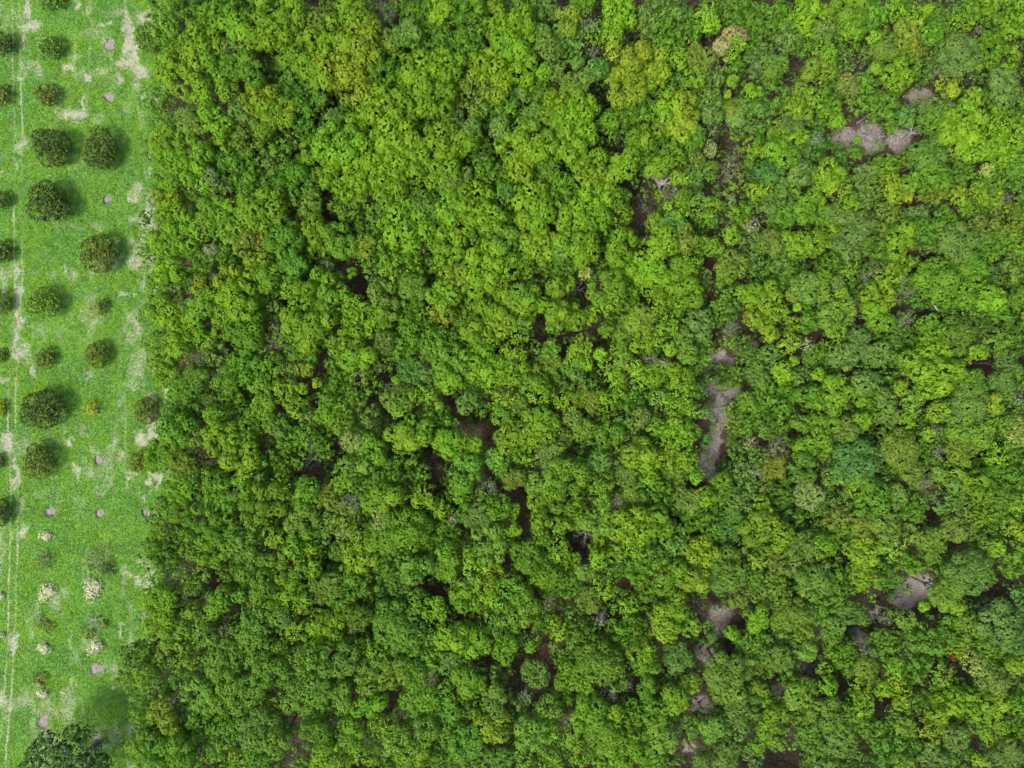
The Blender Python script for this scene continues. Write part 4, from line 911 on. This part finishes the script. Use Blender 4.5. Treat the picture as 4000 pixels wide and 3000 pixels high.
def small_trees():
    """the many small crowns between the big ones, one mass"""
    rng = np.random.default_rng(314)
    P, N, Tt, Cc, Ss = [], [], [], [], []
    base = {}
    for form in "cfds":
        for var in range(5):
            R = 1.3
            if form == 'c': q = crown_lobed(R, 0.56, 0.9, 0.66, rng, clump=0.26, per=8, rag=0.35, skirt=0.12, bulge=1.0)
            else: q = crown_lobed(R, 0.42, 0.66, 0.7, rng, clump=0.25, per=7, rag=0.6, dens=0.85, skirt=0.15)
            base[form, var] = q
    for t in rest:
        u, v, rpx, form, code = t
        top = canopy_top(u, v) + (0.0 if form == 'c' else -1.3) + rng.normal(0, 0.4)
        R = rpx * MPP * (CAM_H - top) / CAM_H * 1.14
        R *= clear_of_holes(u, v, rpx * 1.14)
        p, nn, tt, _ = base[form, int(rng.integers(0, 5))]
        a = rng.uniform(0, 6.28); ca, sa = math.cos(a), math.sin(a)
        rot = np.array([[ca, -sa, 0], [sa, ca, 0], [0, 0, 1]])
        sc = R / 1.3
        x, y = at(u, v, top - 0.5 * R)
        P.append((p @ rot.T) * np.array([sc, sc, sc * 1.1]) + np.array([x, y, top - 0.75 * R])); N.append(nn @ rot.T); Tt.append(tt)
        c = np.clip(colour(code, rng.normal(1, 0.07) * (1 + rng.normal(0, 0.035, 3)), u), 0.01, 1)
        Cc.append(np.tile(np.append(c, 1.0), (len(p), 1)))
    P, N, Tt, Cc = np.vstack(P), np.vstack(N), np.concatenate(Tt), np.vstack(Cc)
    me = leaf_mesh("small_trees", P, N, Tt, 0.25, 0.165, rng)
    at_ = me.attributes.new("tone", 'FLOAT_COLOR', 'POINT')
    at_.data.foreach_set("color", np.repeat(Cc, 4, 0).astype(np.float32).ravel())
    o = add_obj("small_trees", me, None, M_TONE)
    tag(o, "small green crowns packed between the larger forest trees", "woodland", kind="stuff")
    print("small trees", len(rest), len(P))
small_trees()

# ------------------------------------------------------------------ dead trees in the openings
def dead_tree(u, v, rpx, label, height, seed, n=7, ang0=0.0, arc=6.283, mat=M_DEAD, thick=0.07, up=0.45, twigs=9):
    rng = np.random.default_rng(seed)
    x, y = at(u, v, height)
    root = add_obj("dead_tree", None); root.location = (x, y, 0); root.empty_display_size = 0.4
    tag(root, label, "dead tree", "bare dead trees")
    V, F = [], []
    R = rpx * MPP
    st = wander((0, 0, -0.1), (0, 0, 1), height * 0.7 + 0.1, 5, rng, 0.05)
    tube(st, np.linspace(thick * 1.7, thick * 1.1, len(st)), 7, V, F)
    add_obj("trunk", mesh_from("trunk", np.array(V), np.array(F), 4, smooth=True), root, mat)
    for b in range(n):
        a = ang0 + arc * (b + rng.uniform(-0.25, 0.25)) / n
        k = int(rng.integers(3, len(st)))
        add_obj("branch", branch_mesh(st[k], a, R, height, rng, thick, twigs=twigs, up=up), root, mat)
    return root

def T(t, x, y): return tile_px(t, x, y)
dead_tree(*T('B', 1485, 1190), 62, "whitish dead tree fanning its bare branches over the brown clearing", 4.2, 1, 9, 0.1, 2.6, thick=0.085)
dead_tree(*T('B', 1500, 1215), 45, "shorter grey dead tree leaning right in the brown clearing", 3.0, 2, 6, -1.2, 1.6)
dead_tree(*T('B', 1350, 1330), 42, "dim grey brushy dead tree in the lower brown clearing", 1.6, 3, 9, mat=M_TWIG, thick=0.035)
dead_tree(*T('C', 970, 840), 40, "left one of the pale dead trees over the upper right litter clearing", 4.6, 4, 8, thick=0.06)
dead_tree(*T('C', 1000, 890), 50, "grey dead tree lying low in the upper right litter clearing", 1.4, 5, 8, 0.3, 3.0, thick=0.05)
dead_tree(*T('C', 1310, 850), 45, "right one of the pale dead trees with crooked branches, upper right", 4.6, 6, 7, -0.2, 4.0, thick=0.06)
dead_tree(*T('C', 1190, 845), 34, "middle pale dead tree with crooked limbs above the litter clearing", 4.4, 7, 5, -0.9, 3.6, thick=0.055)
dead_tree(*T('E', 940, 180), 55, "bare grey dead tree with a pale leafy tip near photo centre", 6.5, 8, 6, 0.4, 3.6, thick=0.06)
dead_tree(*T('D', 1050, 1300), 62, "long bare pale branches reaching left over the black gap", 6.0, 9, 6, 1.9, 2.9, thick=0.065)
dead_tree(*T('D', 1510, 830), 45, "thin bare branches over the small red brown gap left of centre", 5.0, 10, 6, thick=0.045)
dead_tree(*T('D', 1820, 1320), 45, "low grey brush of dead twigs in the long brown gap", 1.5, 11, 9, mat=M_TWIG, thick=0.03)
dead_tree(*T('E', 350, 1510), 52, "dark dead brush beside the brown gap below centre left", 2.2, 12, 10, mat=M_TWIG, thick=0.035)
dead_tree(*T('H', 950, 140), 45, "bare grey dead branches above the wide dark gap, lower centre", 6.0, 13, 7, thick=0.05)
dead_tree(*T('H', 1150, 1195), 40, "pale dead tree beside a dark gap near the bottom centre", 5.0, 14, 7, thick=0.06)
dead_tree(*T('I', 1100, 690), 34, "thin whitish dead branches right of the small soil patch", 5.2, 15, 6, thick=0.04)
dead_tree(*T('F', 1250, 245), 34, "silvery dead crown tip poking through lime leaves, far right", 6.6, 16, 8, thick=0.04)
dead_tree(*T('G', 110, 1200), 44, "crooked grey dead limb over the dark gap at lower left", 6.0, 17, 4, 4.0, 1.6, thick=0.07)
dead_tree(*T('I', 600, 1030), 48, "low web of dead twigs across the dark soil patch", 1.2, 18, 10, mat=M_TWIG, thick=0.03)
dead_tree(*T('E', 1790, 780), 34, "fallen grey dead branch on the upper sandy path", 0.5, 19, 4, 4.2, 1.4, thick=0.035)
dead_tree(*T('E', 1790, 1010), 26, "small bleached fallen branch in the middle of the sandy path", 0.4, 20, 4, 2.6, 3.0, thick=0.035)
dead_tree(*T('E', 1850, 1330), 32, "grey dead brush on the right side of the pale path end", 1.0, 21, 7, mat=M_TWIG, thick=0.03)

# pale broken trunk seen as a small white mark far right
V, F = [], []
lrng = np.random.default_rng(9)
pts = wander((0, 0, 0), (0.55, -0.8, 0.12), 1.5, 6, lrng, 0.12)
tube(pts, np.linspace(0.14, 0.09, len(pts)), 8, V, F)
lg = add_obj("fallen_log", mesh_from("log", np.array(V), np.array(F), 4, smooth=True), None, M_DEAD)
lx, ly = at(*T('F', 1396, 298), 5.6); lg.location = (lx, ly, 5.6)
tag(lg, "short white broken trunk lying among green crowns at far right", "log")

# sprays of rust red leaves
for q, (X, Y) in enumerate(((1545, 945), (1605, 925))):
    rng = np.random.default_rng(70 + q)
    x, y = at(*T('I', X, Y), 4.6)
    root = add_obj("red_leaved_sapling", None); root.location = (x, y, 0)
    tag(root, ["left one of two small red leaved saplings at lower right", "right one of two small red leaved saplings at lower right"][q], "sapling", "red leaved saplings")
    V, F = [], []
    st = wander((0, 0, 0), (0, 0, 1), 4.5, 6, rng, 0.05); tube(st, np.linspace(0.06, 0.02, 7), 6, V, F)
    add_obj("stem", mesh_from("stem", np.array(V), np.array(F), 4, smooth=True), root, M_BARK)
    dr = sphere_pts(26, rng, -0.2); p, nn, t = clumps(dr * np.array([.34, .5, .3]) + np.array(st[-1]), dr, np.full(26, .16), 6, rng)
    cm = leaf_mesh("crown", p, nn, t, 0.24, 0.15, rng)
    cr = add_obj("crown", cm, root, M_LEAF); cr.color = (0.24, 0.035, 0.02, 1)

# ------------------------------------------------------------------ orchard bushes
BPROTO = []
for i in range(4):
    rng = np.random.default_rng(300 + i)
    p = crown_rosette(2.3, 0.72, rng)
    me = leaf_mesh("crown", p[0], p[1], p[2], p[3][0], p[3][1], rng); me.materials.append(M_BUSH)
    BPROTO.append(me)
BSMALL = []
for i in range(3):
    rng = np.random.default_rng(330 + i)
    p = crown_rosette(1.3, 0.75, rng)
    me = leaf_mesh("crown", p[0], p[1], p[2], p[3][0], p[3][1], rng); me.materials.append(M_BUSH)
    BSMALL.append(me)

def bush(u, v, ru, rv, col, label, seed, h=None):
    rng = np.random.default_rng(seed)
    Ru, Rv = ru * MPP * 1.07, rv * MPP * 1.07
    R = (Ru + Rv) / 2
    h = h or R * 0.98
    x, y = at(u, v, h * 0.55)
    root = add_obj("orchard_bush", None); root.location = (x, y, 0); root.empty_display_size = 0.4
    tag(root, label, "bush", "round bushes planted in the field")
    big = R > 1.7
    me = (BPROTO if big else BSMALL)[int(rng.integers(0, 4 if big else 3))]
    R0 = 2.3 if big else 1.3
    hz = 0.72 if big else 0.75
    cr = add_obj("crown", me, root)
    zc = h - hz * R0 * (h * 0.62 / (hz * R0))
    cr.location = (0, 0, h * 0.38)
    cr.scale = (Ru / R0, Rv / R0, h * 0.62 / (hz * R0))
    if abs(Ru - Rv) < 0.12 * R: cr.rotation_euler = (0, 0, rng.uniform(0, 6.28))
    cr.color = (*col, 1)
    tr = add_obj("trunk", TRUNKS[int(rng.integers(0, 4))], root)
    tr.scale = (R * 0.6, R * 0.6, h * 0.5)
    return root

DK, MD, OLV, YEL, LIM = (0.052, 0.088, 0.020), (0.075, 0.145, 0.026), (0.085, 0.125, 0.024), (0.22, 0.26, 0.02), (0.088, 0.165, 0.022)
for i, (u, v, a, b, c, l) in enumerate([
    (10, 170, 42, 46, DK, "dark bush cut by the left picture edge, topmost there"),
    (199, 185, 42, 46, MD, "dull green round bush near the field top below the sand"),
    (205, 5, 40, 34, MD, "dull green bush cut by the top picture edge"),
    (588, 150, 52, 62, MD, "dark green bush against the forest at the field top"),
    (5, 372, 34, 42, OLV, "olive bush at left edge, level with the yellowish bush"),
    (188, 372, 42, 44, OLV, "small yellowish olive bush alone above the two big dark bushes"),
    (206, 575, 72, 76, DK, "left one of the two big dark bushes side by side"),
    (393, 582, 66, 72, DK, "right one of the two big dark bushes side by side"),
    (190, 795, 78, 82, DK, "biggest dark round bush in the upper field"),
    (8, 782, 30, 40, DK, "dark bush at the left edge beside the biggest upper bush"),
    (389, 994, 68, 80, OLV, "tall oval olive bush with pale leaf tips, right column"),
    (12, 985, 34, 46, DK, "dark bush at left edge level with the tall oval bush"),
    (174, 1184, 58, 62, LIM, "round brighter green bush left of the ragged yellow bush"),
    (8, 1182, 32, 52, OLV, "left edge bush level with the round brighter green bush"),
    (384, 1387, 42, 56, OLV, "upright oval bush below the ragged yellow bush"),
    (181, 1398, 33, 38, OLV, "small yellowish bush left of the upright oval bush"),
    (4, 1390, 18, 30, MD, "tiny dark bush tip at the left edge, middle of photo"),
    (167, 1598, 82, 78, DK, "largest dark bush in mid field left of the small yellow bush"),
    (572, 1606, 42, 56, OLV, "olive bush between the field and the sandy forest edge"),
    (0, 1592, 22, 34, YEL, "yellow bush tip at the left edge below mid photo"),
    (156, 1805, 58, 68, OLV, "dark olive bush directly below the largest mid field bush"),
    (545, 1802, 36, 44, OLV, "olive bush joined to the forest edge above the sandy loop"),
    (5, 2004, 36, 56, DK, "dark bush at left edge level with the three soil pits"),
    (0, 1800, 18, 30, DK, "sliver of dark bush at left edge level with the lone pit")]):
    bush(u, v, a, b, c, l, 900 + i)

def loose_bush(u, v, rpx, col, label, seed, name="sparse_bush", dens=1.0, h=None, cat="bush", group="thin leafed bushes in the field", twig=True, lo=0.35, leaf=(0.2, 0.12)):
    """thin bush: bare twigs carrying scattered leaf clumps"""
    rng = np.random.default_rng(seed)
    R = rpx * MPP; h = h or max(R * 1.1, 0.7)
    x, y = at(u, v, h * 0.5)
    root = add_obj(name, None); root.location = (x, y, 0); root.empty_display_size = 0.3
    tag(root, label, cat, group)
    n = int(30 * R * R * dens) + 14
    dr = sphere_pts(n, rng, -0.05)
    ang = np.arctan2(dr[:, 1], dr[:, 0])
    q = rng.uniform(0, 6.28, 2)
    edge_r = 1 + 0.22 * np.sin(2 * ang + q[0]) + 0.15 * np.sin(3 * ang + q[1])
    c = dr * (rng.uniform(lo, 1.0, n) * edge_r)[:, None] * np.array([R, R, h * 0.75]) + np.array([0, 0, h * 0.25])
    p, nn, t = clumps(c, dr, np.full(n, 0.17), 8, rng, 1.0)
    cm = leaf_mesh("crown", p, nn, t, leaf[0], leaf[1], rng)
    cr = add_obj("crown", cm, root, M_LEAF); cr.color = (*col, 1)
    if twig:
        V, F = [], []
        for b in range(8):
            a = 6.283 * b / 8 + rng.normal(0, 0.2)
            pts = wander((0, 0, 0), (math.cos(a), math.sin(a), rng.uniform(0.4, 1.1)), R * rng.uniform(0.8, 1.1), 5, rng, 0.15)
            tube(pts, np.linspace(0.035, 0.010, len(pts)), 5, V, F)
        add_obj("branches", mesh_from("branches", np.array(V), np.array(F), 4, smooth=True), root, M_DEAD)
    return root

PALE = (0.50, 0.54, 0.38)
loose_bush(375, 1205, 44, (0.19, 0.25, 0.025), "ragged yellow green bush with an open middle", 401, dens=0.9)
loose_bush(405, 1190, 34, (0.07, 0.13, 0.025), "small dark bush behind the ragged yellow bush", 402)
loose_bush(362, 1594, 38, (0.26, 0.31, 0.02), "small vivid yellow bush right of the largest bush", 403, dens=0.9)
loose_bush(165, 2188, 44, (0.14, 0.17, 0.06), "thin greyish bush over bare soil, left column", 404, dens=0.45)
loose_bush(366, 2200, 64, (0.24, 0.27, 0.13), "wide half bare bush showing pale branches in its middle", 405, dens=0.55, lo=0.6)
loose_bush(420, 2225, 34, (0.06, 0.10, 0.02), "dark leafy side shoot right of the half bare bush", 406)
for i, (u, v, r, l) in enumerate([
    (176, 2092, 24, "small whitish shrub above the thin greyish bush"),
    (183, 2313, 38, "left one of the upper pair of whitish shrubs"),
    (359, 2300, 47, "largest whitish shrub, right one of the upper pair"),
    (167, 2530, 29, "left one of the lower pair of whitish shrubs"),
    (371, 2526, 33, "right one of the lower pair of whitish shrubs"),
    (165, 2711, 22, "small whitish shrub below the yellowish weeds, lowest of the pale shrubs"),
    (2, 2331, 14, "whitish shrub tip cut by the left edge"),
    (2, 2484, 12, "tiny whitish tuft at the left edge near the bottom")]):
    loose_bush(u, v, r, PALE, l, 420 + i, name="pale_shrub", cat="shrub", group="whitish shrubs in the lower field", dens=4.5, h=0.7, twig=False, lo=0.25, leaf=(0.16, 0.10))
for i, (u, v, r, c, l) in enumerate([
    (172, 2445, 40, (0.14, 0.20, 0.03), "yellowish weeds under the left bare grey shrub"),
    (350, 2475, 34, (0.16, 0.22, 0.03), "yellow green weeds below the right bare grey shrub"),
    (405, 2435, 24, (0.15, 0.21, 0.03), "yellowish weed clump right of the bare grey shrub"),
    (160, 2650, 36, (0.14, 0.16, 0.04), "brownish yellow weeds around a bare spot, lower left")]):
    loose_bush(u, v, r, c, l, 440 + i, name="weed_clump", cat="weeds", group="yellowish weeds in the lower field", dens=0.9, h=0.6, twig=False, lo=0.4)
dead_tree(362, 2424, 38, "radiating bare grey shrub in the lower field, right column", 0.9, 51, 9, thick=0.035, up=0.35, twigs=5)
dead_tree(155, 2412, 30, "small bare grey shrub in the lower field, left column", 0.8, 52, 6, 2.2, 3.0, thick=0.03, up=0.3, twigs=5)

# the dark tree that fills the lower left corner
rng = np.random.default_rng(77)
x, y = at(255, 3010, 6.5)
root = add_obj("corner_tree", None); root.location = (x, y, 0)
tag(root, "large dark green tree filling the lower left corner of the photo", "tree")
p = crown_lobed(5.6, 0.75, 1.05, 0.55, rng, rag=0.6, clump=0.26, per=10, leaf=(0.28, 0.18))
cm = leaf_mesh("crown", p[0], p[1], p[2], p[3][0], p[3][1], rng)
cr = add_obj("crown", cm, root, M_LEAF); cr.location = (0, 0, 5.2); cr.color = (0.060, 0.118, 0.028, 1)
tr = add_obj("trunk", TRUNKS[1], root); tr.scale = (5.2, 5.2, 6.2)

# ------------------------------------------------------------------ grass of the field (one mass)
def grass_field(n):
    x = RNG.uniform(-80, -41.5, n); y = RNG.uniform(-60, 60, n)
    u, v, sand, forest, path, red, pit = survey(x, y)
    keep = (forest < 0.75) & (pit < 0.35) & (RNG.random(n) > np.clip(sand * 1.0 - 0.10, 0, 0.88)) & (v > -160) & (v < 3160)
    x, y, sand, pit, forest = x[keep], y[keep], sand[keep], pit[keep], forest[keep]
    z = ground_z(x, y, pit, forest)
    m = len(x)
    hgt = (0.03 + 0.16 * vnoise(x, y, 1.4, 41) + 0.34 * sstep(0.45, 0.8, vnoise(x, y, 0.8, 42)) * sstep(0.3, 0.75, vnoise(x, y, 5.0, 44) + 0.4 * (x > -55.5))) * RNG.uniform(0.3, 1.2, m)
    pts = np.stack([x, y, z + hgt], 1)
    nr = unit(RNG.normal(size=(m, 3)) * 0.42 + np.array([0, 0, 1.0]))
    V = leaf_quads(pts, nr, 0.20, 0.10, RNG)
    tint = np.repeat(RNG.uniform(0, 1, m) * 0.35 + vnoise(x, y, 0.5, 43) * 0.35 + 0.15, 4)
    dry = np.repeat(np.clip(sand * 0.8 - 0.05 + (RNG.random(m) < 0.04) * 0.35, 0, 0.85), 4)
    lush = np.repeat(sstep(0.46, 0.70, vnoise(x, y, 3.4, 51) * 0.7 + vnoise(x, y, 1.2, 52) * 0.3), 4)
    F = np.arange(len(V)).reshape(-1, 4)
    me = mesh_from("grass", V, F, 4, {"tint": tint, "dry": dry, "lush": lush})
    o = add_obj("grass", me, None, M_GRASS)
    tag(o, "short green grass and weeds covering the field", "grass", kind="stuff")
grass_field(300000)

# ------------------------------------------------------------------ undergrowth between the trees (one mass)
def undergrowth():
    n = 10000
    x = RNG.uniform(-58, 80, n); y = RNG.uniform(-62, 62, n)
    u, v = x / MPP + 2000, 1500 - y / MPP
    keep = (u > edge(v) + 12) 
    for (hu, hv, hr, k) in HL:
        keep &= (np.hypot(u - hu, v - hv) > hr * (1.05 if k == 'p' else 0.9)) | ((RNG.random(n) < 0.30) & (k != 'p'))
    x, y = x[keep], y[keep]; m = len(x)
    h = RNG.uniform(0.4, 4.4, m)
    c = np.stack([x, y, h], 1)
    P, N, Tt = [], [], []
    for k in range(6):
        dr = sphere_pts(m, RNG, -0.1)
        cc = c + dr * np.array([0.7, 0.7, 0.5]) * RNG.uniform(0.6, 1.1, m)[:, None]
        p, nn, t = clumps(cc, dr, np.full(m, 0.32), 4, RNG)
        P.append(p); N.append(nn); Tt.append(t)
    P, N, Tt = np.vstack(P), np.vstack(N), np.concatenate(Tt)
    me = leaf_mesh("undergrowth", P, N, Tt, 0.44, 0.30, RNG)
    o = add_obj("undergrowth", me, None, M_LEAF)
    o.color = (0.085, 0.180, 0.026, 1)
    tag(o, "low green undergrowth filling the gaps between the forest trees", "undergrowth", kind="stuff")
undergrowth()

def fallen_leaves():
    P, Cc = [], []
    for (hu, hv, hr, k) in HL:
        n = int(6.0 * (hr * MPP) ** 2 * 3.14)
        a = RNG.uniform(0, 6.283, n); d = hr * 1.3 * np.sqrt(RNG.random(n))
        x, y = at(hu, hv)
        x = x + np.cos(a) * d * MPP; y = y + np.sin(a) * d * MPP
        P.append(np.stack([x, y, ground_z(x, y, np.zeros(n), np.ones(n)) + RNG.uniform(0.02, 0.10, n)], 1))
    P = np.vstack(P); n = len(P)
    N = unit(RNG.normal(size=(n, 3)) * 0.35 + np.array([0, 0, 1.0]))
    me = leaf_mesh("fallen_leaves", P, N, RNG.random(n), 0.24, 0.13, RNG)
    o = add_obj("fallen_leaves", me, None, M_DRY)
    o.color = (0.120, 0.082, 0.055, 1)
    tag(o, "brown fallen leaves on the bare forest floor", "leaf litter", kind="stuff")
fallen_leaves()

# ------------------------------------------------------------------ the forest goes on outside the picture (one mass)
def outer_woodland():
    rng = np.random.default_rng(8)
    P, N, Tt = [], [], []
    pts = []
    for _ in range(5000):
        u, v = rng.uniform(500, 4250), rng.uniform(-250, 3250)
        if u < edge(v) + 60: continue
        if -70 < v < 3070 and u < 4070: continue
        if any(math.hypot(u - a, v - b) < 82 for a, b in pts): continue
        pts.append((u, v))
    for (u, v) in pts:
        x, y = at(u, v, 7)
        R = rng.uniform(1.7, 2.5)
        p, nn, t, _ = crown_lobed(R, 0.8, 1.1, 0.65, rng, clump=0.42, per=5, skirt=0.1)
        P.append(p + np.array([x, y, rng.uniform(5.5, 7)])); N.append(nn); Tt.append(t)
    P, N, Tt = np.vstack(P), np.vstack(N), np.concatenate(Tt)
    me = leaf_mesh("outer_woodland", P, N, Tt, 0.55, 0.38, rng)
    o = add_obj("outer_woodland", me, None, M_LEAF)
    o.color = (0.105, 0.20, 0.022, 1)
    tag(o, "green canopy continuing past the picture edges", "woodland", kind="stuff")
outer_woodland()
